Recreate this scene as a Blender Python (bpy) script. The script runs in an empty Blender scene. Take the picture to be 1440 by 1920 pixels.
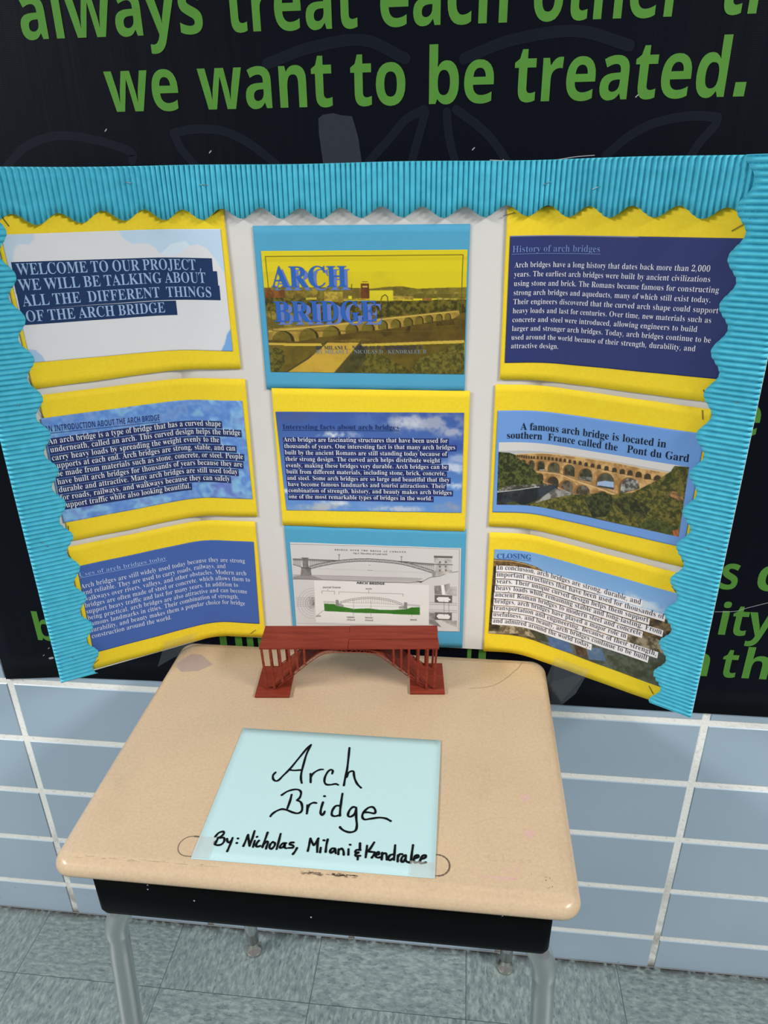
import bpy, bmesh, math, random, json
import numpy as np
from mathutils import Matrix, Vector, geometry
random.seed(4)
SC = bpy.context.scene
COL = SC.collection
# ------------------------------------------------------------------ camera, light, exposure
SC.view_settings.view_transform = 'Standard'
SC.view_settings.look = 'None'
SC.view_settings.exposure = 0.0
SC.view_settings.gamma = 1.0
SC.view_settings.use_curve_mapping = False
cam = bpy.data.cameras.new('camera')
cam.sensor_fit = 'AUTO'; cam.sensor_width = 36.0; cam.lens = 1346.33*36/1920
cam.clip_start = 0.02
co = bpy.data.objects.new('camera', cam); COL.objects.link(co)
R_ = Vector((0.99428, 0.10620, -0.01310)); U_ = Vector((-0.0330, 0.4212, 0.9064)); W_ = Vector((-0.1018, 0.9007, -0.4223))
W_.normalize(); R_ = (R_ - W_*R_.dot(W_)).normalized(); U_ = R_.cross(W_)
m = Matrix((R_, U_, -W_)).transposed().to_4x4(); m.translation = Vector((0.0564, -0.9832, 1.4636))
co.matrix_world = m
SC.camera = co
wd = bpy.data.worlds.new('corridor_light'); SC.world = wd; wd.use_nodes = True
wd.node_tree.nodes['Background'].inputs[0].default_value = (0.93, 0.97, 1.0, 1)
wd.node_tree.nodes['Background'].inputs[1].default_value = 0.26
def area(name, loc, sx, sy, power, target=None, color=(1, 0.97, 0.92)):
    l = bpy.data.lights.new(name, 'AREA'); l.shape = 'RECTANGLE'; l.size = sx; l.size_y = sy; l.energy = power; l.color = color
    o = bpy.data.objects.new(name, l); COL.objects.link(o); o.location = loc
    if target is not None:
        o.rotation_euler = (Vector(target)-Vector(loc)).to_track_quat('-Z', 'Y').to_euler()
    return o
# ceiling fluorescent fixtures along the corridor
area('ceiling_light_left', (-2.64, -1.5, 2.75), 0.6, 1.2, 140)
area('ceiling_light_right', (2.06, -1.5, 2.75), 0.6, 1.2, 118)
area('corridor_window', (-2.3, -3.2, 1.75), 0.9, 1.3, 9, (-.4, 0, 1.4), (.95, .98, 1))
LIT = 0.80          # how bright a white sheet renders here: colours read off the photo are divided by it

# ------------------------------------------------------------------ helpers
def lin(c):
    c = np.asarray(c, float)/255.0
    return np.where(c <= 0.04045, c/12.92, ((c+0.055)/1.055)**2.4)
def alb(c, k=None):
    v = np.clip(lin(c)/(k or LIT), 0.0, 0.97)
    return (float(v[0]), float(v[1]), float(v[2]), 1.0)
class NT:
    def __init__(s, name):
        s.m = bpy.data.materials.new(name); s.m.use_nodes = True; s.t = s.m.node_tree
        s.b = s.t.nodes['Principled BSDF']
    def n(s, typ, props=None, **ins):
        x = s.t.nodes.new('ShaderNode'+typ)
        for k, v in (props or {}).items(): setattr(x, k, v)
        for k, v in ins.items():
            key = int(k[1:]) if k[0] == '_' else k.replace('__', ' ')
            s.put(x.inputs[key], v)
        return x
    def put(s, sock, v):
        if isinstance(v, bpy.types.NodeSocket): s.t.links.new(v, sock)
        elif isinstance(v, bpy.types.Node): s.t.links.new(v.outputs[0], sock)
        else: sock.default_value = v
    def math(s, op, a, b=0.0, c=0.0):
        x = s.n('Math', {'operation': op}); s.put(x.inputs[0], a); s.put(x.inputs[1], b); s.put(x.inputs[2], c); return x
    def mix(s, f, a, b):
        x = s.n('Mix', {'data_type': 'RGBA'}); s.put(x.inputs[0], f); s.put(x.inputs[6], a); s.put(x.inputs[7], b); return x.outputs[2]
    def coord(s, scale=(1, 1, 1), typ='Object'):
        c = s.n('TexCoord'); mp = s.n('Mapping'); s.t.links.new(c.outputs[typ], mp.inputs[0]); mp.inputs[3].default_value = scale; return mp
    def noise(s, scale, vec=None, detail=3.0, rough=.5):
        x = s.n('TexNoise'); x.inputs['Scale'].default_value = scale; x.inputs['Detail'].default_value = detail; x.inputs['Roughness'].default_value = rough
        if vec is not None: s.put(x.inputs['Vector'], vec)
        return x.outputs[0]
    def ramp(s, f, stops, interp='LINEAR'):
        x = s.n('ValToRGB'); x.color_ramp.interpolation = interp
        e = x.color_ramp.elements
        while len(e) < len(stops): e.new(0.5)
        for el, (p, c) in zip(e, stops): el.position = p; el.color = c
        s.put(x.inputs[0], f); return x.outputs[0]
    def bump(s, h, strength=.3, dist=.001):
        x = s.n('Bump'); x.inputs['Strength'].default_value = strength; x.inputs['Distance'].default_value = dist; s.put(x.inputs['Height'], h); s.put(s.b.inputs['Normal'], x); return x
    def fin(s, color=None, rough=.6, spec=.3, metal=0.0):
        if color is not None: s.put(s.b.inputs['Base Color'], color)
        s.put(s.b.inputs['Roughness'], rough); s.put(s.b.inputs['Specular IOR Level'], spec); s.put(s.b.inputs['Metallic'], metal)
        return s.m
def flat(name, c, rough=.6, spec=.3, metal=0.0, vary=0.0, scale=30.0, k=None):
    t = NT(name)
    a = alb(c, k)
    if vary:
        f = t.noise(scale, t.coord(), 4.0)
        d = tuple(x*(1-vary) for x in a[:3])+(1,); u = tuple(min(1, x*(1+vary)) for x in a[:3])+(1,)
        return t.fin(t.ramp(f, [(.3, d), (.7, u)]), rough, spec, metal)
    return t.fin(a, rough, spec, metal)
def attr_mat(name, rough=.55, spec=.25):
    t = NT(name); a = t.n('Attribute'); a.attribute_name = 'print'
    return t.fin(a.outputs['Color'], rough, spec)
def mesh_obj(name, V, F, mat, parent=None, smooth=False, mats=None, fmat=None, base=None):
    """V world coordinates; the object's origin is its parent's origin, or base"""
    V = np.asarray(V, float)
    org = np.array(parent.matrix_basis.translation if parent is not None and parent.parent is None else (ROOT[parent.name] if parent is not None else (base if base is not None else (0, 0, 0))))
    me = bpy.data.meshes.new(name)
    me.from_pydata((V-org).tolist(), [], [list(map(int, f)) for f in F]); me.update()
    for mm in (mats or [mat]): me.materials.append(mm)
    if fmat is not None: me.polygons.foreach_set('material_index', np.asarray(fmat, dtype=np.int32))
    if smooth: me.polygons.foreach_set('use_smooth', np.ones(len(me.polygons), dtype=bool))
    o = bpy.data.objects.new(name, me); COL.objects.link(o)
    if parent is not None:
        o.parent = parent; ROOT[o.name] = org
    else:
        o.location = org; ROOT[o.name] = org
    return o
ROOT = {}
def empty(name, loc):
    o = bpy.data.objects.new(name, None); COL.objects.link(o); o.location = loc; o.empty_display_size = .05
    ROOT[o.name] = np.array(loc, float); return o
def tag(o, label, cat, group=None, kind=None):
    o['label'] = label; o['category'] = cat
    if group: o['group'] = group
    if kind: o['kind'] = kind
    return o
def merge(parts):
    V = []; F = []; n = 0
    for v, f in parts:
        V += [tuple(p) for p in v]; F += [tuple(i+n for i in q) for q in f]; n += len(v)
    return V, F
def box(x0, x1, y0, y1, z0, z1):
    v = [(x, y, z) for z in (z0, z1) for y in (y0, y1) for x in (x0, x1)]
    return v, [(0, 2, 3, 1), (4, 5, 7, 6), (0, 1, 5, 4), (2, 6, 7, 3), (0, 4, 6, 2), (1, 3, 7, 5)]
def tube(pts, rad, seg=20, cap=True):
    pts = [np.array(p, float) for p in pts]; n = len(pts)
    rs = rad if hasattr(rad, '__len__') else [rad]*n
    V = []; F = []; prev = None
    for i, p in enumerate(pts):
        t = pts[min(i+1, n-1)]-pts[max(i-1, 0)]; t /= np.linalg.norm(t)
        if prev is None:
            a = np.array((1., 0, 0)) if abs(t[0]) < .9 else np.array((0, 1., 0)); a -= t*a.dot(t)
        else: a = prev-t*prev.dot(t)
        a /= np.linalg.norm(a); prev = a; b = np.cross(t, a)
        for k in range(seg):
            th = 2*math.pi*k/seg; V.append(p+rs[i]*(a*math.cos(th)+b*math.sin(th)))
    for i in range(n-1):
        for k in range(seg):
            k2 = (k+1) % seg; F.append((i*seg+k, i*seg+k2, (i+1)*seg+k2, (i+1)*seg+k))
    if cap: F.append(tuple(range(seg))[::-1]); F.append(tuple((n-1)*seg+k for k in range(seg)))
    return V, F
def smooth_path(P, k=8):
    P = [np.array(p, float) for p in P]
    if len(P) < 3: return [P[0]+(P[-1]-P[0])*t for t in np.linspace(0, 1, 4)]
    out = []
    Q = [2*P[0]-P[1]]+P+[2*P[-1]-P[-2]]
    for i in range(1, len(Q)-2):
        a, b, c, d = Q[i-1:i+3]
        for t in np.linspace(0, 1, k, endpoint=False):
            out.append(.5*((2*b)+(c-a)*t+(2*a-5*b+4*c-d)*t*t+(3*b-a-3*c+d)*t**3))
    out.append(P[-1]); return out
def lathe(prof, c, seg=24):
    V = []; F = []
    for r, z in prof:
        for k in range(seg):
            th = 2*math.pi*k/seg; V.append((c[0]+r*math.cos(th), c[1]+r*math.sin(th), c[2]+z))
    for i in range(len(prof)-1):
        for k in range(seg):
            k2 = (k+1) % seg; F.append((i*seg+k, i*seg+k2, (i+1)*seg+k2, (i+1)*seg+k))
    F.append(tuple(range(seg))[::-1]); F.append(tuple((len(prof)-1)*seg+k for k in range(seg)))
    return V, F
def ribbon(P, w, caps=True):
    """flat pen stroke in 2-D: (verts2, faces)"""
    P = [np.array(p, float)[:2] for p in P]; n = len(P); L = []; Rr = []
    ws = w if hasattr(w, '__len__') else [w]*n
    for i in range(n):
        t = P[min(i+1, n-1)]-P[max(i-1, 0)]; l = np.linalg.norm(t); t = t/l if l > 1e-9 else np.array((1., 0))
        nn = np.array((-t[1], t[0])); L.append(P[i]+nn*ws[i]/2); Rr.append(P[i]-nn*ws[i]/2)
    V = L+Rr; F = [(i, n+i, n+i+1, i+1) for i in range(n-1)]
    if caps:
        for c, d, r in ((P[0], P[0]-P[1], ws[0]/2), (P[-1], P[-1]-P[-2], ws[-1]/2)):
            b = len(V); th = math.atan2(d[1], d[0]); V += [c+r*np.array((math.cos(th+a), math.sin(th+a))) for a in np.linspace(-math.pi/2, math.pi/2, 8)]
            F.append(tuple(range(b, b+8)))
    return V, F
def orient2(V, F):
    out = []
    for f in F:
        a = sum(V[f[i]][0]*V[f[(i+1) % len(f)]][1]-V[f[(i+1) % len(f)]][0]*V[f[i]][1] for i in range(len(f)))
        out.append(f if a > 0 else f[::-1])
    return out
# ------------------------------------------------------------------ lettering
GL = {'S':{"a":[344,[255,-10,232,-7,216,1,205,15,200,35,168,11,133,-4,95,-9,74,-6,55,0,40,11,29,26,22,43,20,63,25,91,39,115,63,136,98,155,143,173,199,190,199,241,196,266,187,282,171,292,148,296,123,293,109,286,104,274,113,257,121,243,123,231,120,215,110,202,95,194,77,191,59,194,45,203,36,218,33,236,37,259,49,278,69,295,95,308,126,316,162,318,205,315,239,307,263,292,280,271,290,244,293,210,293,62,295,40,298,36,304,34,312,36,320,42,329,28,306,7,281,-6],[151,34,162,35,174,41,187,50,199,63,199,169,164,157,138,139,123,114,118,84,122,56,133,39]],
"b":[361,[43,-11,43,388,41,414,37,428,26,436,8,439,8,455,138,455,138,279,162,301,190,314,221,318,244,316,265,310,284,299,301,284,315,266,326,245,338,208,342,166,340,133,333,103,323,75,308,51,291,30,270,13,246,0,220,-8,192,-10,162,-6,133,7,105,28,53,-11],[183,14,204,18,220,30,232,49,242,95,245,160,244,197,239,228,231,251,220,267,204,277,184,280,169,277,155,270,144,257,138,242,138,69,141,45,149,28,163,18]],
"c":[293,[156,-10,131,-8,108,-1,87,11,67,26,51,45,38,68,28,93,21,120,19,150,22,181,29,210,40,237,55,260,74,280,96,297,120,309,146,317,175,319,204,317,230,310,250,298,265,283,274,265,277,245,275,228,266,215,253,207,236,204,219,207,206,216,199,230,196,251,197,261,197,271,194,286,185,294,169,297,144,290,126,269,116,235,112,187,115,142,123,105,137,76,156,55,178,42,204,38,227,42,250,53,271,72,285,60,258,30,227,8,193,-6]],
"d":[370,[140,-10,117,-8,97,-1,78,10,61,26,47,44,35,66,23,104,19,147,21,180,27,210,36,237,48,261,63,281,81,297,101,309,123,316,146,318,175,314,201,301,223,280,223,401,220,419,212,430,198,437,176,439,176,455,319,455,319,75,320,54,325,41,335,32,353,28,353,11,294,6,223,-10,223,39,201,12,173,-5],[171,28,187,31,202,41,215,56,223,76,223,242,217,257,206,270,191,278,174,281,155,277,141,267,130,250,121,210,118,153,120,98,130,58,140,42,153,32]],
"e":[301,[154,-10,129,-8,106,-1,85,10,66,26,50,45,37,69,27,95,21,125,19,157,21,187,28,215,38,240,51,263,68,282,87,298,109,309,132,316,157,318,193,314,224,301,249,280,268,251,279,216,283,173,283,166,117,166,123,112,138,73,164,50,199,42,225,47,248,62,270,86,285,73,258,36,228,11,193,-5],[116,192,201,192,201,215,199,252,193,277,186,288,175,295,161,297,141,291,127,274,119,244,116,203]],
"f":[214,[15,0,15,16,30,18,40,22,46,27,50,35,52,73,52,277,16,277,16,310,52,310,52,353,56,386,67,413,85,436,109,452,139,461,174,465,200,463,222,456,240,446,253,432,261,417,263,400,260,381,252,367,239,358,224,355,208,358,195,365,187,376,185,391,187,405,193,420,196,426,197,433,196,438,190,442,180,443,168,442,159,437,153,430,149,413,148,390,148,310,203,310,203,277,148,277,148,65,150,40,158,26,173,18,199,16,199,0]],
"g":[327,[146,-140,106,-138,73,-132,48,-122,29,-108,18,-92,14,-75,20,-54,38,-38,69,-26,44,-10,29,9,24,30,26,46,32,61,42,74,67,92,102,110,67,128,42,150,27,179,22,212,24,232,30,251,40,268,60,289,88,305,120,315,157,318,196,315,233,304,317,304,317,268,268,268,281,248,289,226,291,203,288,176,276,151,258,131,234,116,205,106,172,103,157,103,142,104,126,102,112,94,104,84,101,71,105,59,119,51,141,49,175,49,223,47,259,40,285,29,303,13,312,-9,316,-37,311,-67,296,-92,272,-113,239,-128,197,-137],[157,124,172,127,183,134,190,146,197,173,199,211,197,249,190,276,183,288,172,295,157,297,143,295,132,288,124,276,117,249,114,211,117,173,124,146,132,134,143,127],[161,-116,205,-113,238,-104,257,-88,263,-66,260,-51,249,-41,231,-36,205,-34,97,-34,84,-45,76,-58,73,-73,76,-84,83,-94,95,-103,122,-113]],
"h":[381,[18,0,18,16,35,19,45,26,51,37,52,56,52,399,51,417,46,429,36,437,19,440,19,455,148,455,148,267,175,295,207,313,243,318,281,312,309,292,325,258,330,212,330,56,332,38,337,26,347,19,363,16,363,0,202,0,202,16,207,16,223,21,232,34,235,56,235,217,234,241,229,258,223,265,215,270,203,271,183,267,164,255,148,235,148,56,149,38,154,26,164,19,180,16,180,0]],
"i":[198,[101,362,81,366,65,376,54,393,50,412,54,432,65,449,81,460,101,463,120,460,137,449,147,432,151,412,147,393,136,376,120,366],[18,0,18,16,35,19,45,26,51,37,52,56,52,252,51,272,47,285,37,291,20,293,21,310,148,310,148,56,150,38,154,26,164,19,180,16,180,0]],
"j":[210,[106,363,86,367,70,378,59,394,56,414,59,434,71,450,87,461,106,465,126,461,142,450,153,434,157,414,153,394,142,378,126,367],[36,-140,11,-138,-11,-131,-29,-120,-44,-105,-53,-88,-56,-70,-53,-53,-45,-40,-32,-32,-15,-29,2,-31,15,-39,23,-51,26,-66,24,-76,19,-87,11,-103,13,-111,20,-115,31,-117,44,-115,53,-109,58,-100,62,-80,64,-54,64,250,62,271,56,284,43,291,22,294,22,310,159,310,159,-21,156,-58,145,-87,127,-110,102,-127,72,-137]],
"k":[359,[17,0,17,16,35,19,45,26,51,38,52,56,52,398,51,417,47,429,38,436,20,439,21,455,148,455,148,169,227,248,240,264,244,278,240,287,228,292,209,293,206,293,206,310,345,310,345,293,320,289,297,278,275,260,222,209,346,34,360,21,376,16,376,0,211,0,211,16,217,16,229,18,237,23,239,32,237,40,232,49,163,147,148,134,148,56,149,38,154,26,164,19,180,16,180,0]],
"l":[199,[18,0,18,16,35,19,45,26,51,37,52,56,52,398,51,417,47,429,38,436,20,439,20,455,148,455,148,56,150,38,154,26,164,19,180,16,180,0]],
"m":[554,[18,0,18,16,35,19,45,26,51,37,52,56,52,253,51,271,46,284,36,291,19,294,19,310,146,310,146,265,173,294,204,312,237,318,268,315,292,304,310,286,320,261,348,293,381,312,418,318,455,312,482,292,498,258,504,212,504,56,505,38,510,26,520,19,536,16,536,0,377,0,377,16,393,19,403,26,408,38,410,56,410,217,408,241,404,258,398,265,389,270,377,271,358,268,341,256,324,237,324,56,326,38,331,26,340,19,356,16,356,0,199,0,199,16,215,19,225,26,230,38,232,56,232,217,230,241,226,258,220,265,211,270,199,271,180,267,162,255,146,235,146,56,148,38,152,27,162,19,177,16,177,0]],
"n":[381,[18,0,18,16,35,19,45,26,51,37,52,56,52,253,51,271,46,284,36,291,19,294,19,310,148,310,148,267,175,296,207,313,243,318,281,312,309,292,325,258,330,212,330,56,332,38,337,26,347,19,363,16,363,0,202,0,202,16,207,16,223,21,232,34,235,56,235,217,234,241,229,258,223,265,215,270,203,271,183,267,164,255,148,235,148,56,149,38,154,26,164,19,180,16,180,0]],
"o":[336,[169,-10,140,-8,114,-1,90,11,69,27,52,47,38,70,27,96,21,124,19,154,21,184,27,213,38,239,52,262,69,281,90,297,114,309,140,316,168,318,196,316,222,309,245,298,266,282,283,263,298,240,308,214,315,185,317,154,315,123,308,94,298,69,284,46,266,26,245,11,222,-1,197,-8],[169,11,186,14,199,24,209,39,214,56,217,81,220,154,218,206,214,245,208,271,198,286,185,296,169,299,151,296,138,286,128,271,120,227,117,154,120,82,123,56,128,39,138,24,152,14]],
"p":[371,[17,-139,17,-124,31,-122,40,-117,47,-110,50,-101,52,-64,52,243,51,269,46,283,37,291,19,295,19,310,143,310,143,263,160,287,180,305,203,315,230,319,253,317,274,310,293,298,309,283,323,264,335,241,346,203,350,160,346,113,334,72,323,48,308,28,291,12,272,0,250,-8,227,-10,196,-5,170,9,148,32,148,-58,149,-81,152,-99,158,-110,167,-118,180,-121,197,-123,197,-139],[195,28,214,32,229,42,239,59,249,99,253,154,250,208,241,248,232,265,218,275,199,278,179,273,162,259,148,235,148,69,160,46,176,33]],
"q":[364,[175,-139,175,-123,199,-120,214,-114,221,-102,224,-83,224,29,200,8,173,-5,142,-9,119,-7,98,-1,79,10,62,25,47,43,36,64,24,101,20,144,22,176,29,207,40,234,54,259,72,280,93,297,117,309,142,317,170,319,200,315,229,302,257,281,309,320,320,320,320,-83,321,-102,326,-113,337,-120,354,-123,354,-139],[179,30,194,32,208,40,218,52,224,67,224,241,221,265,213,281,199,291,179,295,159,291,143,280,131,261,123,234,118,199,117,156,118,117,123,85,131,60,142,43,158,33]],
"r":[287,[18,0,18,16,35,19,45,26,51,37,52,56,52,252,51,273,46,285,37,291,20,293,21,310,146,310,146,252,165,280,187,301,210,314,233,318,250,317,264,312,275,304,286,287,289,266,287,248,278,234,265,225,248,222,233,224,222,231,207,250,199,257,189,260,175,255,162,241,152,220,149,192,149,56,152,37,159,25,173,19,197,16,197,0]],
"s":[288,[151,-10,122,-6,87,6,73,9,64,7,56,1,51,-9,36,-9,36,105,53,105,61,79,72,57,87,39,103,26,121,17,140,15,162,18,179,27,189,40,192,58,188,76,176,92,156,105,107,130,76,148,54,169,45,185,39,202,37,220,40,247,49,270,65,291,86,306,111,316,141,319,166,316,199,308,206,306,213,305,223,308,230,319,244,319,244,222,228,222,215,254,196,277,182,288,166,294,149,296,130,294,116,286,108,274,105,259,107,244,115,232,128,222,146,212,191,189,221,172,241,151,250,136,255,117,257,95,254,65,244,39,228,18,206,2,181,-7]],
"t":[228,[124,-9,99,-7,80,-1,66,10,56,26,50,46,48,71,48,279,20,279,20,300,88,369,112,398,129,424,144,424,144,310,208,310,208,279,144,279,144,82,146,64,149,51,157,43,168,40,183,44,195,56,206,75,222,66,205,33,182,9,155,-5]],
"u":[375,[131,-10,103,-7,81,2,65,17,54,38,48,65,46,97,46,248,44,268,39,282,29,291,11,294,11,310,142,310,142,74,144,58,151,46,162,38,177,36,196,39,213,49,228,66,228,248,226,269,221,283,209,291,189,294,189,310,324,310,324,70,326,51,331,39,342,33,360,30,360,13,321,10,277,3,228,-10,228,40,209,19,186,3,160,-7]],
"v":[306,[142,-10,38,248,22,281,12,290,-3,293,-3,310,164,310,164,294,156,294,141,292,132,286,129,276,130,268,185,122,236,253,241,272,237,284,224,292,203,294,203,310,305,310,305,295,289,289,278,279,260,243,160,-10]],
"w":[435,[122,-10,17,265,6,284,-1,290,-11,293,-11,310,138,310,138,293,127,292,120,289,116,284,114,276,116,266,120,253,167,127,211,235,201,266,195,280,190,288,181,293,168,295,168,310,323,310,323,293,308,291,299,285,296,276,296,269,298,262,336,141,382,256,387,275,385,283,380,289,356,295,356,310,445,310,445,295,433,292,425,284,412,258,304,-10,289,-10,223,197,140,-10]],
"x":[319,[5,0,5,15,24,23,44,37,62,56,123,136,43,263,31,279,18,289,4,293,4,310,169,310,169,294,153,293,143,288,140,280,149,260,183,206,224,257,232,268,234,279,232,286,227,290,217,293,201,294,201,310,311,310,311,296,292,289,273,275,254,254,198,184,291,36,303,21,310,17,319,15,319,0,155,0,155,16,168,17,178,19,184,24,185,30,182,43,173,59,138,114,97,61,88,46,85,34,88,23,98,17,114,15,118,15,118,0]],
"y":[300,[52,-140,29,-137,10,-125,1,-113,-5,-100,-7,-84,-4,-67,5,-53,18,-43,36,-40,51,-42,64,-49,72,-61,75,-76,74,-81,74,-87,77,-96,86,-99,99,-92,114,-74,129,-44,140,-5,36,251,25,275,15,287,8,292,-3,293,-5,293,-5,310,162,310,162,293,136,289,130,284,128,275,130,267,133,257,185,119,230,241,236,260,238,274,236,284,229,289,219,292,203,293,203,310,300,310,300,293,287,290,277,281,259,242,162,-24,145,-65,129,-96,113,-117,95,-131,76,-138]],
"z":[293,[13,0,13,14,168,287,128,287,106,286,87,280,72,272,61,258,51,240,44,216,26,216,32,310,275,310,275,291,126,25,152,25,181,27,205,33,223,44,237,59,249,80,260,107,276,107,268,0]],
"A":[437,[-9,0,-9,18,9,21,24,30,36,47,49,75,206,466,224,465,384,87,399,55,411,34,420,25,430,20,443,18,443,0,229,0,229,18,259,21,277,30,283,46,281,59,273,81,253,132,103,132,79,71,76,59,75,48,80,32,96,21,124,18,128,18,128,0],[113,161,242,161,177,319]],
"B":[443,[16,0,16,17,36,20,52,25,62,32,72,51,75,82,75,369,73,394,69,412,62,425,51,433,36,437,15,439,15,455,220,455,274,452,318,444,352,429,377,409,391,383,396,351,389,313,369,283,335,261,287,247,344,231,385,206,410,173,418,132,413,93,397,61,371,35,335,15,291,4,238,0],[182,252,188,252,220,254,245,261,263,272,275,290,282,314,285,345,283,373,278,395,269,412,257,424,239,431,216,434,198,432,188,425,183,412,182,391],[222,24,248,27,268,35,283,49,293,69,299,95,301,128,298,162,290,188,277,208,258,221,231,228,197,231,182,231,182,65,184,46,190,33,202,26]],
"C":[468,[257,-11,213,-7,174,3,137,20,105,43,78,71,56,104,39,142,29,184,26,228,30,273,39,314,56,351,79,384,106,412,139,435,176,452,216,462,259,465,292,463,328,454,367,440,377,436,388,435,402,439,413,449,419,465,437,465,437,308,420,308,403,347,381,380,356,407,328,427,298,439,265,443,228,437,198,419,174,389,157,347,147,293,144,226,147,164,159,114,177,74,203,46,237,29,278,24,305,26,331,33,358,45,383,61,407,81,428,106,447,89,409,45,365,14,314,-5]],
"D":[496,[20,0,20,17,47,21,63,30,71,46,74,75,74,374,72,397,68,415,61,426,43,435,15,439,15,455,222,455,278,452,328,441,370,422,405,396,433,364,452,325,464,279,468,228,461,158,441,101,408,57,362,25,302,6,228,0],[222,24,253,27,279,37,302,53,319,75,337,115,347,166,351,229,347,291,336,342,319,382,294,410,262,428,223,433,202,431,190,423,184,409,182,385,182,72,184,48,190,34,202,27]],
"E":[442,[14,0,14,17,35,18,51,22,62,30,70,41,74,57,75,78,75,369,74,394,69,413,62,425,51,433,36,437,16,439,16,455,399,455,399,320,383,320,375,357,361,386,340,406,312,420,276,428,232,430,200,428,191,424,186,417,184,405,183,388,183,246,193,246,221,248,243,256,259,269,272,288,281,313,288,345,304,345,304,118,287,118,282,154,273,181,259,201,241,213,216,220,185,222,183,222,183,67,185,47,192,35,206,29,230,28,276,30,313,39,345,53,371,75,393,105,411,143,430,143,402,0]],
"F":[404,[15,0,15,17,45,23,62,34,72,53,75,84,75,375,73,396,69,412,61,423,43,433,14,439,14,455,394,455,394,320,377,320,369,357,355,385,343,400,328,412,310,420,275,428,230,431,200,429,191,427,186,421,183,412,182,398,182,247,190,247,217,250,239,257,256,270,269,289,278,314,284,347,302,347,302,118,285,118,279,154,269,181,257,200,239,213,217,221,189,224,182,224,182,81,183,59,188,43,196,31,210,24,229,19,257,17,257,0]],
"G":[508,[268,-10,222,-7,179,3,141,19,108,42,80,70,57,103,41,141,31,183,28,229,31,274,41,315,57,352,80,385,107,413,139,435,176,452,215,462,257,465,293,463,330,454,369,441,388,436,398,438,406,443,419,465,437,465,437,308,420,308,403,346,382,379,357,406,329,426,299,439,267,443,230,437,200,419,176,389,159,347,149,294,146,228,150,163,161,110,180,67,199,44,221,26,246,16,275,13,298,14,316,19,328,27,336,39,341,53,343,71,343,128,341,146,337,161,329,170,309,179,275,182,275,198,500,198,500,182,473,179,457,171,449,155,446,128,446,29,387,7,328,-6]],
"H":[523,[15,0,15,17,45,22,62,32,72,50,75,81,75,379,71,406,62,424,44,434,16,439,16,455,242,455,242,439,220,436,204,432,193,425,187,415,183,400,182,379,182,251,342,251,342,379,341,400,337,415,331,425,320,432,304,436,282,439,282,455,507,455,507,439,478,434,461,424,452,407,449,379,449,81,452,52,461,33,471,25,487,20,507,17,507,0,282,0,282,17,311,21,329,31,336,41,340,58,342,81,342,221,182,221,182,81,185,50,194,32,212,22,242,17,242,0]],
"I":[261,[13,0,13,17,42,23,61,32,69,42,74,56,75,75,75,387,72,412,63,427,45,435,13,439,13,455,244,455,244,439,214,435,196,427,188,419,184,405,183,387,183,77,184,59,187,44,194,34,206,26,223,21,246,17,246,0]],
"J":[330,[109,-65,78,-62,51,-54,29,-40,11,-22,0,-1,-3,23,0,44,11,61,26,71,44,75,64,71,79,62,89,47,93,28,91,13,85,-1,77,-19,80,-31,89,-38,105,-40,120,-39,131,-33,139,-25,145,-6,148,21,148,367,146,391,142,409,135,422,122,430,104,435,79,439,79,455,314,455,314,439,292,436,277,431,266,423,260,411,256,392,255,367,255,89,251,42,239,3,219,-27,190,-48,154,-61]],
"K":[510,[16,0,16,17,45,22,63,32,72,50,75,81,75,379,72,406,63,424,45,434,17,439,17,455,242,455,242,439,221,436,205,432,194,425,187,415,184,400,183,379,183,234,321,373,336,391,345,406,349,418,342,430,323,436,291,439,291,455,486,455,486,439,477,439,436,430,392,404,345,361,271,285,463,46,475,34,487,25,501,20,519,17,519,0,281,0,281,17,306,18,322,21,331,27,334,34,329,47,316,66,199,214,183,198,183,81,186,50,195,32,213,22,242,17,242,0]],
"L":[426,[15,0,15,17,45,22,62,32,72,50,75,81,75,379,71,407,62,425,44,434,16,439,16,455,250,455,250,439,226,437,208,434,196,427,188,416,183,401,182,379,182,83,185,47,191,37,200,31,214,28,234,28,278,31,315,40,335,49,354,63,370,80,391,112,409,154,427,154,402,0]],
"M":[634,[14,0,14,17,43,22,61,32,69,43,74,58,75,79,75,382,74,402,71,416,64,426,53,432,37,436,15,439,15,455,185,455,317,142,449,455,617,455,617,439,590,433,573,423,563,405,560,378,560,85,561,61,565,43,571,31,582,23,596,19,617,17,617,0,396,0,396,17,417,20,433,25,443,32,450,44,453,61,455,83,455,399,288,0,270,0,105,389,105,80,107,57,112,41,120,30,139,20,169,17,169,0]],
"N":[494,[403,-11,107,350,107,79,110,49,119,31,136,21,167,17,167,0,18,0,18,17,39,19,54,23,65,30,71,41,75,57,76,79,76,388,49,421,36,433,18,439,18,455,156,455,391,169,391,377,390,399,386,414,379,425,369,431,353,436,331,439,331,455,480,455,480,439,450,434,433,425,425,407,422,377,422,-11]],
"O":[525,[261,-11,228,-9,198,-3,169,7,129,29,94,58,75,81,58,106,45,134,35,163,29,195,28,228,29,260,35,292,45,321,58,349,75,374,95,397,117,417,143,434,170,448,200,458,232,464,265,466,298,464,328,458,357,448,397,427,431,399,459,364,481,323,490,293,496,261,498,228,496,195,490,163,481,134,467,106,450,81,430,58,395,29,355,7,325,-3,294,-9],[265,12,300,18,328,36,351,66,367,108,376,162,379,228,376,293,365,346,348,389,324,419,294,437,260,443,225,437,196,419,174,389,158,347,148,294,145,228,149,163,159,109,177,67,201,37,230,18]],
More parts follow.
